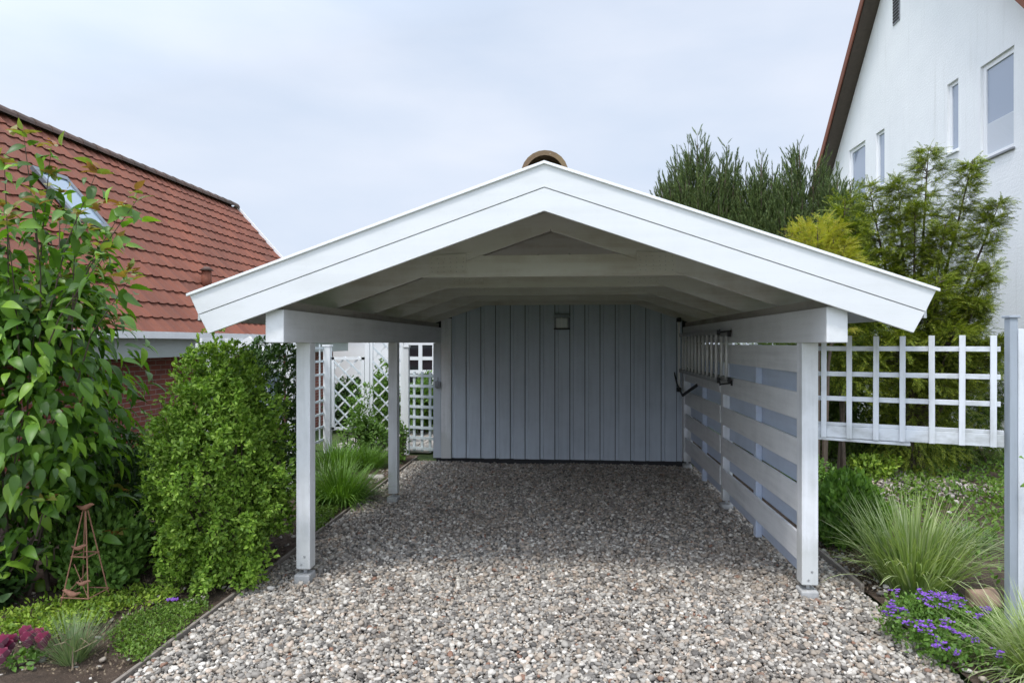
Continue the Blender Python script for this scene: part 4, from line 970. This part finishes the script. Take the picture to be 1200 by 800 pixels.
# ------------------------------------------------------------------ GRASSES
def tuft(name, label, c, n, h0, h1, spread, mname, seed, w=.014, bend=(.3, 1.3), cat='grass clump', rad=.10, group=None, z0=0):
    rng = np.random.default_rng(seed); t = thing(name, label, cat, (c[0], c[1], 0), group); parts = []
    for q in range(5):
        b = bend[0] + (bend[1] - bend[0]) * q / 4; tv, tf = blade_tpl(w, b, 6); m_ = n // 5
        a = rng.uniform(0, 6.28, m_); r_ = rng.random(m_) ** .7; d = np.stack([np.cos(a), np.sin(a), np.zeros(m_)], 1)
        pos = np.array([c[0], c[1], z0]) + d * (r_ * rad)[:, None]; tilt = r_ * spread * rng.uniform(.5, 1.15, m_)
        ax = unit(d * np.sin(tilt)[:, None] + np.array([0, 0, 1]) * np.cos(tilt)[:, None] + rng.normal(size=(m_, 3)) * .05)
        nor = unit(-d * 1.0 + rng.normal(size=(m_, 3)) * .2 + np.array([0, 0, .6])); L_ = rng.uniform(h0, h1, m_)
        parts.append(scatter(tv, tf, pos, ax, nor, np.stack([np.ones(m_), L_, L_], 1)))
    V, T = join(parts); npmesh('blades', V, T, M[mname], t); return t
c = P(1070, 688, Z=0); tuft('ornamental_grass', 'large fountain of pale striped ornamental grass right of the carport post', c[:2], 800, .42, .90, .66, 'lf_vargrass', 111, .017, (.1, 1.05), rad=.25)
fv = []
rng = np.random.default_rng(1020); m_ = 2600; dd = unit(np.column_stack([rng.normal(size=(m_, 2)), np.abs(rng.normal(size=m_)) * 1.2 + .15]))
bp = np.array([2.78, 7.0, .05]) + dd * rng.uniform(.1, .36, m_)[:, None] * np.array([1, .9, 1.2])
V, T = scatter(*blade_tpl(.007, .6, 3), bp, unit(dd + np.array([0, 0, .7]) + rng.normal(size=(m_, 3)) * .2), unit(rng.normal(size=(m_, 3)) + np.array([0, 0, 1])), np.stack([np.ones(m_), rng.uniform(.12, .28, m_), np.ones(m_) * .2], 1)); npmesh('feathery_leaves', V, T, M['lf_grass'], FEATHER)
c = P(1222, 788, Z=0); tuft('ornamental_grass', 'fine grass clump leaning in at the bottom right corner', c[:2], 900, .3, .62, 1.2, 'lf_vargrass', 112, .008, (.2, 1.2), rad=.18)
c = P(1040, 640, Z=0)
c = P(408, 588, Z=0); tuft('grass_clump', 'arching grass clump between the two left carport posts', (c[0] - .10, c[1]), 1300, .3, .72, .95, 'lf_grass', 113, .014, (.2, 1.3), rad=.26)
c = P(388, 582, Z=0); tuft('grass_clump', 'pale grass clump right beside the front left carport post', (c[0] - .1, c[1]), 300, .3, .7, .9, 'lf_grey', 114, .014, (.2, 1.1), rad=.14)
c = P(445, 548, Z=0); tuft('grass_clump', 'short grass clump below the slim leafy shrub', (c[0] - .2, c[1]), 600, .2, .5, .9, 'lf_grass', 115, .014, (.2, 1.1), rad=.25)
c = P(395, 550, Z=0); tuft('grass_clump', 'tall grass in front of the lower diamond trellis', (c[0], c[1]), 900, .25, .6, .8, 'lf_grass', 116, .014, (.2, 1.1), rad=.4)
c = P(85, 775, Z=0); t = tuft('lavender_plant', 'grey green lavender with woody base at the bottom left', c[:2], 520, .12, .36, .85, 'lf_grey', 117, .005, (.05, .35), 'lavender', rad=.07)
stems((c[0], c[1], 0), [(c[0] + .16 * math.cos(k), c[1] + .16 * math.sin(k), .14 + .02 * (k % 3)) for k in range(12)], .006).build('woody_stems', M['leaf_dead'], t)
c = P(1130, 640, Z=0); tuft('grass_clump', 'dry spreading clump between the striped grass and the grey post', (c[0], c[1]), 400, .15, .4, 1.3, 'lf_grey', 118, .008, (.3, 1.1), rad=.2)
# ------------------------------------------------------------------ GROUND COVER
def cover(name, label, pts, size, mname, seed, kind='stuff', h=.05, tpl=LEAF3):
    rng = np.random.default_rng(seed); n = len(pts); p = np.column_stack([pts, rng.uniform(.01, h, n)])
    V, T = leafy(tpl, p, unit(np.stack([rng.normal(size=n), rng.normal(size=n), np.full(n, .5)], 1)), size, seed, .4, .5)
    return tag(npmesh(name, V, T, M[mname], loc=(pts[:, 0].mean(), pts[:, 1].mean(), 0)), label, 'ground cover', kind=kind)
def poly_pts(poly, n, seed, jit=.02):
    rng = np.random.default_rng(seed); q = np.array([P(x, y, Z=0)[:2] for x, y in poly]); lo, hi = q.min(0), q.max(0); p = rng.uniform(lo, hi, (n * 3, 2))
    ins = np.zeros(len(p), bool); j = len(q) - 1
    for i in range(len(q)):
        cnd = ((q[i, 1] > p[:, 1]) != (q[j, 1] > p[:, 1])) & (p[:, 0] < (q[j, 0] - q[i, 0]) * (p[:, 1] - q[i, 1]) / (q[j, 1] - q[i, 1] + 1e-9) + q[i, 0]); ins ^= cnd; j = i
    p = p[ins] + rng.normal(size=(ins.sum(), 2)) * jit; return p[:n]
cover('ground_cover', 'low green mat of small leaves at the bottom left edging', poly_pts([(128, 748), (150, 728), (190, 715), (240, 706), (243, 716), (205, 748), (165, 780), (140, 770)], 3800, 1), .026, 'lf_mat', 121, h=.06)
cover('ground_cover', 'lime green ground cover between the wine red pansies and the obelisk', poly_pts([(0, 730), (40, 718), (100, 705), (130, 702), (150, 712), (120, 735), (60, 757), (0, 755)], 2600, 2), .035, 'lf_lime', 122, h=.10)
cover('ground_cover', 'patchy lime leaves at the foot of the dark herb clump', poly_pts([(125, 705), (165, 690), (215, 698), (195, 712), (150, 718)], 700, 3), .035, 'lf_lime', 123, h=.07)
cover('ground_cover', 'green ground cover beside the edging past the front left post', poly_pts([(366, 600), (400, 594), (392, 606), (372, 624), (360, 630)], 1700, 4), .028, 'lf_mat', 124, h=.07)
# weeds in the right garden
V_ = [poly_pts([(960, 522), (1180, 518), (1180, 640), (1090, 640), (975, 600)], 9000, 5)]
keep = []
rng = np.random.default_rng(9); pw = V_[0]; ns = np.sin(pw[:, 0] * 5.1 + 1.3) * np.sin(pw[:, 1] * 3.3) + rng.normal(size=len(pw)) * .5; pw = pw[ns > -.15]
cover('weeds', 'mixed green weeds and low plants on the ground of the right garden', pw, .07, 'lf_mat', 125, h=.12)
pw2 = poly_pts([(1110, 560), (1180, 540), (1180, 700), (1120, 690)], 1800, 6); cover('weeds', 'dense leafy weeds in front of the grey post', pw2, .05, 'lf_mid', 126, h=.15)
# soil litter / bark bits left bed
pl = poly_pts([(0, 790), (140, 795), (230, 700), (330, 690), (330, 640), (120, 690), (0, 720)], 2600, 7); cover('leaf_litter', 'dry leaf litter and bark scraps on the bare soil of the left bed', pl, .022, 'leaf_dead', 127, h=.012, tpl=SMALL)
pl = poly_pts([(958, 640), (1010, 640), (1050, 700), (1000, 690)], 900, 8); cover('leaf_litter', 'dry litter on the soil behind the front right post', pl, .024, 'leaf_dead', 128, h=.012, tpl=SMALL)
# aubrieta with purple flowers
c = P(1098, 745, Z=0); t = thing('purple_flowers', 'cushion of violet flowers over green leaves at the gravel edge, bottom right', 'flowers', (c[0], c[1], 0))
p1 = poly_pts([(1035, 722), (1060, 700), (1110, 695), (1175, 715), (1180, 765), (1120, 775), (1075, 760)], 4200, 9); rng = np.random.default_rng(10)
dd = np.clip(1 - np.linalg.norm((p1 - np.array(c[:2])) / np.array([.5, .45]), axis=1) ** 2, .1, 1); pz = np.column_stack([p1, rng.random(len(p1)) ** .7 * .24 * dd + .01])
fc = []
for (px, py) in [(1050, 699), (1045, 710), (1046, 715), (1042, 720), (1050, 718), (1058, 719), (1080, 700), (1085, 706), (1095, 702), (1100, 708), (1108, 704), (1115, 706), (1122, 702), (1128, 708), (1090, 712), (1110, 712), (1094, 718), (1125, 715), (1112, 720), (1075, 730), (1080, 734), (1086, 737), (1092, 733), (1105, 737), (1110, 733), (1098, 744), (1106, 749), (1155, 718), (1158, 716), (1144, 728), (1120, 752), (1130, 742), (1144, 746), (1170, 755), (1060, 728), (1118, 739), (1083, 709), (1104, 701), (1118, 711)]:
    q = P(px, py, Z=0.19)
    for k in range(5): fc.append((q.x + rng.normal() * .018, q.y + rng.normal() * .02, max(.10, .225 * (1 - ((q.x - c[0]) ** 2 + (q.y - c[1]) ** 2) * 1.6)) + rng.random() * .04))
fc = np.array(fc); fk = np.repeat(fc, 16, 0); fk = fk + rng.normal(size=fk.shape) * np.array([.035, .035, 0]); fk[:, 2] = np.clip(fk[:, 2] * rng.random(len(fk)) ** .6 - .01, .01, .3); pz = np.concatenate([pz, fk])
V, T = leafy(SMALL, pz, unit(rng.normal(size=pz.shape) + np.array([0, 0, .8])), .034, 131); npmesh('leaves', V, T, M['lf_mid'], t)
ptl = (np.array([(0, 0, 0), (-.4, .7, .08), (-.25, 1, .1), (.25, 1, .1), (.4, .7, .08)], float), np.array([(0, 4, 1), (1, 4, 3), (1, 3, 2)]))
parts = []
for k in range(4):
    a = k * math.pi / 2; tilt = rng.normal(size=fc.shape) * .15; ax = unit(np.array([math.cos(a), math.sin(a), .15]) + tilt); parts.append(scatter(*ptl, fc, ax, unit(np.array([0, -.35, 1]) + tilt), rng.uniform(.014, .022, len(fc))))
V, T = join(parts); npmesh('blossoms', V, T, M['fl_purple'], t)['kind'] = 'stuff'
# pansies
for i, (px, py, lab) in enumerate([(14, 768, 'wine red pansy clump touching the bottom left edge'), (36, 762, 'wine red pansy clump just left of the lavender')]):
    c = P(px, py + 14, Z=0); t = thing('pansy', lab, 'flower', (c[0], c[1], 0), 'wine red pansies'); parts = []; yc = []
    p, o = bush_cloud((c[0], c[1], .05), (.13, .12, .07), 90, 140 + i, .2, .8); V, T = leafy(LEAF3, p, o, .05, 141); npmesh('leaves', V, T, M['lf_mid'], t)
    for k in range(5):
        f0 = np.array([c[0] + rng.normal() * .06, c[1] - .02 + rng.normal() * .05, .13 + rng.random() * .07]); nrm = unit(np.array([rng.normal() * .3 + .35, -1, .5]))
        e1 = unit(np.cross(nrm, [0, 0, 1])); e2 = np.cross(e1, nrm); yc.append(f0 + nrm * .012)
        for a, s in ((.5, 1), (1.1, 1.05), (2.05, 1.05), (2.65, 1), (4.71, 1.15)):
            ax = unit(e1 * math.cos(a) + e2 * math.sin(a) + nrm * .12); parts.append(scatter(*leaf_tpl(1.1, .1, -.08, 4), (f0 + nrm * .002 * a)[None], ax[None], nrm[None], np.array([.052 * s])))
        V, T = join(parts); parts = []; npmesh('bloom', V, T, M['fl_wine'], t, smooth=True)
# violet at the mat
c = P(197, 711, Z=0); t = thing('violet', 'tiny blue violet flower behind the low green mat', 'flower', (c[0], c[1], 0)); cc = np.array([[c[0] + .02 * k, c[1] + .015 * (k % 2), .06] for k in range(4)]); parts = []
for k in range(5):
    a = k * 1.257; parts.append(scatter(*ptl, cc, np.repeat(unit(np.array([[math.cos(a), math.sin(a) * .6, .4 * math.sin(a)]])), 4, 0), np.repeat(np.array([[0, -.6, 1.0]]), 4, 0), np.full(4, .016)))
V, T = join(parts); npmesh('blossoms', V, T, M['fl_purple'], t)
tv = stems((c[0], c[1], 0), [tuple(x) for x in cc], .002); tv.build('stem', M['lf_mat'], t)
# ------------------------------------------------------------------ STONES
def stone(px, py, r, m, label, seed, zs=.6, group=None):
    c = P(px, py, Z=0); v, f = ico(3); v = v * lumpy(v, seed, .3, 6)[:, None]; v = np.sign(v) * np.abs(v) ** .75; v = v * np.array([r, r * .8, r * zs]) + np.array([c[0], c[1], r * zs * .55])
    tag(npmesh('stone', v, f, m, loc=(c[0], c[1], 0)), label, 'stone', group)
stone(1150, 712, .125, M['rock'], 'reddish brown boulder between the violet flowers and grey post', 201, .85)
stone(116, 716, .04, M['sandstone'], 'small buff stone at the foot of the obelisk', 202)
stone(228, 706, .05, M['sandstone'], 'flat stone at the foot of the round bush', 203, .4)
stone(176, 706, .04, M['rock'], 'little brown stone on the soil between the obelisk and the low mat', 204, .5)
stone(440, 560, .13, M['sandstone'], 'flat pale stone by the edging near the middle left post', 205, .25)
stone(1122, 545, .12, M['sandstone'], 'grey stone on the far garden path right of the trellis middle', 206, .4)
# ------------------------------------------------------------------ OBELISK
c = P(100, 712, Z=0); ox, oy = c[0], c[1]
t = thing('garden_obelisk', 'rusty wire pyramid plant support with little birds', 'plant support', (ox, oy, 0))
Hh = .78; topz = Hh; mb = MB(); bs = .125
cor = [(-1, -1), (1, -1), (1, 1), (-1, 1)]
for k, (a, b_) in enumerate(cor):
    mb = MB(); mb.tube([(ox + a * bs, oy + b_ * bs, -.02), (ox + a * .012, oy + b_ * .012, topz - .02)], .005, 6); mb.build('leg', M['rust'], t)
for z in (.12, .42):
    mb = MB(); s = bs * (1 - z / Hh) + .008
    pts = [(ox + a * s, oy + b_ * s, z) for a, b_ in cor] + [(ox - s, oy - s, z)]
    for i in range(4): mb.tube([pts[i], pts[i + 1]], .005, 5)
    mb.build('ring', M['rust'], t)
mb = MB(); s = bs * (1 - .12 / Hh)
mb.tube([(ox - s, oy - s, .12), (ox + s * .6, oy - s * .6, .30)], .003, 5); mb.tube([(ox + s, oy - s, .12), (ox - s * .5, oy - s * .5, .36)], .003, 5); mb.build('scroll_wire', M['rust'], t)
def bird(px_, py_, z_, sc, flip):
    m_ = MB(); s_ = flip
    m_.tube([(px_ - s_ * .05 * sc, py_, z_ + .012 * sc), (px_ - s_ * .022 * sc, py_, z_), (px_, py_, z_ + .002), (px_ + s_ * .022 * sc, py_, z_ + .014 * sc), (px_ + s_ * .034 * sc, py_, z_ + .02 * sc), (px_ + s_ * .05 * sc, py_, z_ + .02 * sc)],
           [.003 * sc, .011 * sc, .016 * sc, .011 * sc, .009 * sc, .0015 * sc], 8); m_.build('bird', M['rust'], t, smooth=True)
bird(ox, oy, topz, 1.5, 1); bird(ox - .04, oy - s * .9, .14, 1.5, -1); bird(ox + .05, oy - s * .8, .22, 1.2, 1); bird(ox - .01, oy - .05, .48, 1.3, 1)
# dark metal obelisk behind the left bay
c = P(412, 530, Z=0); t = thing('garden_obelisk', 'dark metal plant support in front of the paving behind the left bay', 'plant support', (c[0], c[1], 0)); 
for k, (a, b_) in enumerate(cor):
    mb = MB(); mb.tube([(c[0] + a * .14, c[1] + b_ * .14, 0), (c[0] + a * .10, c[1] + b_ * .10, .36), (c[0], c[1], .55)], .010, 6); mb.build('leg', M['darkmetal'], t)
mb = MB(); pts = [(c[0] + a * .10, c[1] + b_ * .10, .36) for a, b_ in cor]; pts.append(pts[0])
for i in range(4): mb.tube([pts[i], pts[i + 1]], .008, 5)
mb.build('ring', M['darkmetal'], t)
# ------------------------------------------------------------------ LIGHT
EL, AZ = 64, 25      # sun behind the camera, a little to the left
sd = bpy.data.lights.new('sun', 'SUN'); so = bpy.data.objects.new('sun', sd); COL.objects.link(so); so.location = (-3, -8, 15)
sd.energy = 1.45; sd.angle = R(9); sd.color = (1, .965, .92)
dirv = Vector((math.sin(R(AZ)) * math.cos(R(EL)), math.cos(R(AZ)) * math.cos(R(EL)), -math.sin(R(EL))))
so.rotation_euler = dirv.to_track_quat('-Z', 'Y').to_euler()
wd = bpy.data.worlds.new('World'); scene.world = wd; wd.use_nodes = True; nt = wd.node_tree; bg = nt.nodes['Background']
sky = N(nt, 'ShaderNodeTexSky'); sky.sky_type = 'NISHITA'; sky.sun_disc = False; sky.sun_elevation = R(EL); sky.sun_rotation = R(180 + AZ); sky.air_density = 1.2; sky.dust_density = 2.0
tc = N(nt, 'ShaderNodeTexCoord'); mp = N(nt, 'ShaderNodeMapping'); mp.inputs['Scale'].default_value = (1, 1, 3.2); L(nt, tc.outputs['Generated'], mp.inputs[0])
f1 = noise(nt, mp.outputs[0], 1.6, 8, .58)
cf = ramp(nt, f1, [(.30, (.86,) * 3), (.48, (.92,) * 3), (.62, (.97,) * 3)])
f2 = noise(nt, mp.outputs[0], 3.1, 6, .5)
cc_ = ramp(nt, f2, [(.3, (4.35, 4.95, 5.95)), (.7, (5.1, 5.5, 6.3))])
# cloud brightened towards the sun, unseen behind the camera: added fill for the carport
geo = N(nt, 'ShaderNodeVectorMath', operation='DOT_PRODUCT'); L(nt, tc.outputs['Generated'], geo.inputs[0]); geo.inputs[1].default_value = tuple(-dirv)
gl = N(nt, 'ShaderNodeMapRange'); gl.inputs['From Min'].default_value = .06; gl.inputs['From Max'].default_value = 1; gl.inputs['To Min'].default_value = 1; gl.inputs['To Max'].default_value = 2.6; L(nt, geo.outputs['Value'], gl.inputs['Value'])
vs = N(nt, 'ShaderNodeVectorMath', operation='SCALE'); L(nt, mixc(nt, cf, sky.outputs[0], cc_), vs.inputs[0]); L(nt, gl.outputs[0], vs.inputs['Scale'])
L(nt, vs.outputs[0], bg.inputs['Color']); bg.inputs['Strength'].default_value = .10
scene.view_settings.view_transform = 'Standard'; scene.view_settings.look = 'None'; scene.view_settings.gamma = 1; scene.view_settings.use_curve_mapping = False
scene.view_settings.exposure = .70
scene.render.engine = 'CYCLES'
cy = scene.cycles; cy.max_bounces = 8; cy.diffuse_bounces = 6; cy.glossy_bounces = 3; cy.transmission_bounces = 4; cy.transparent_max_bounces = 4; cy.use_denoising = True
cy.caustics_reflective = False; cy.caustics_refractive = False
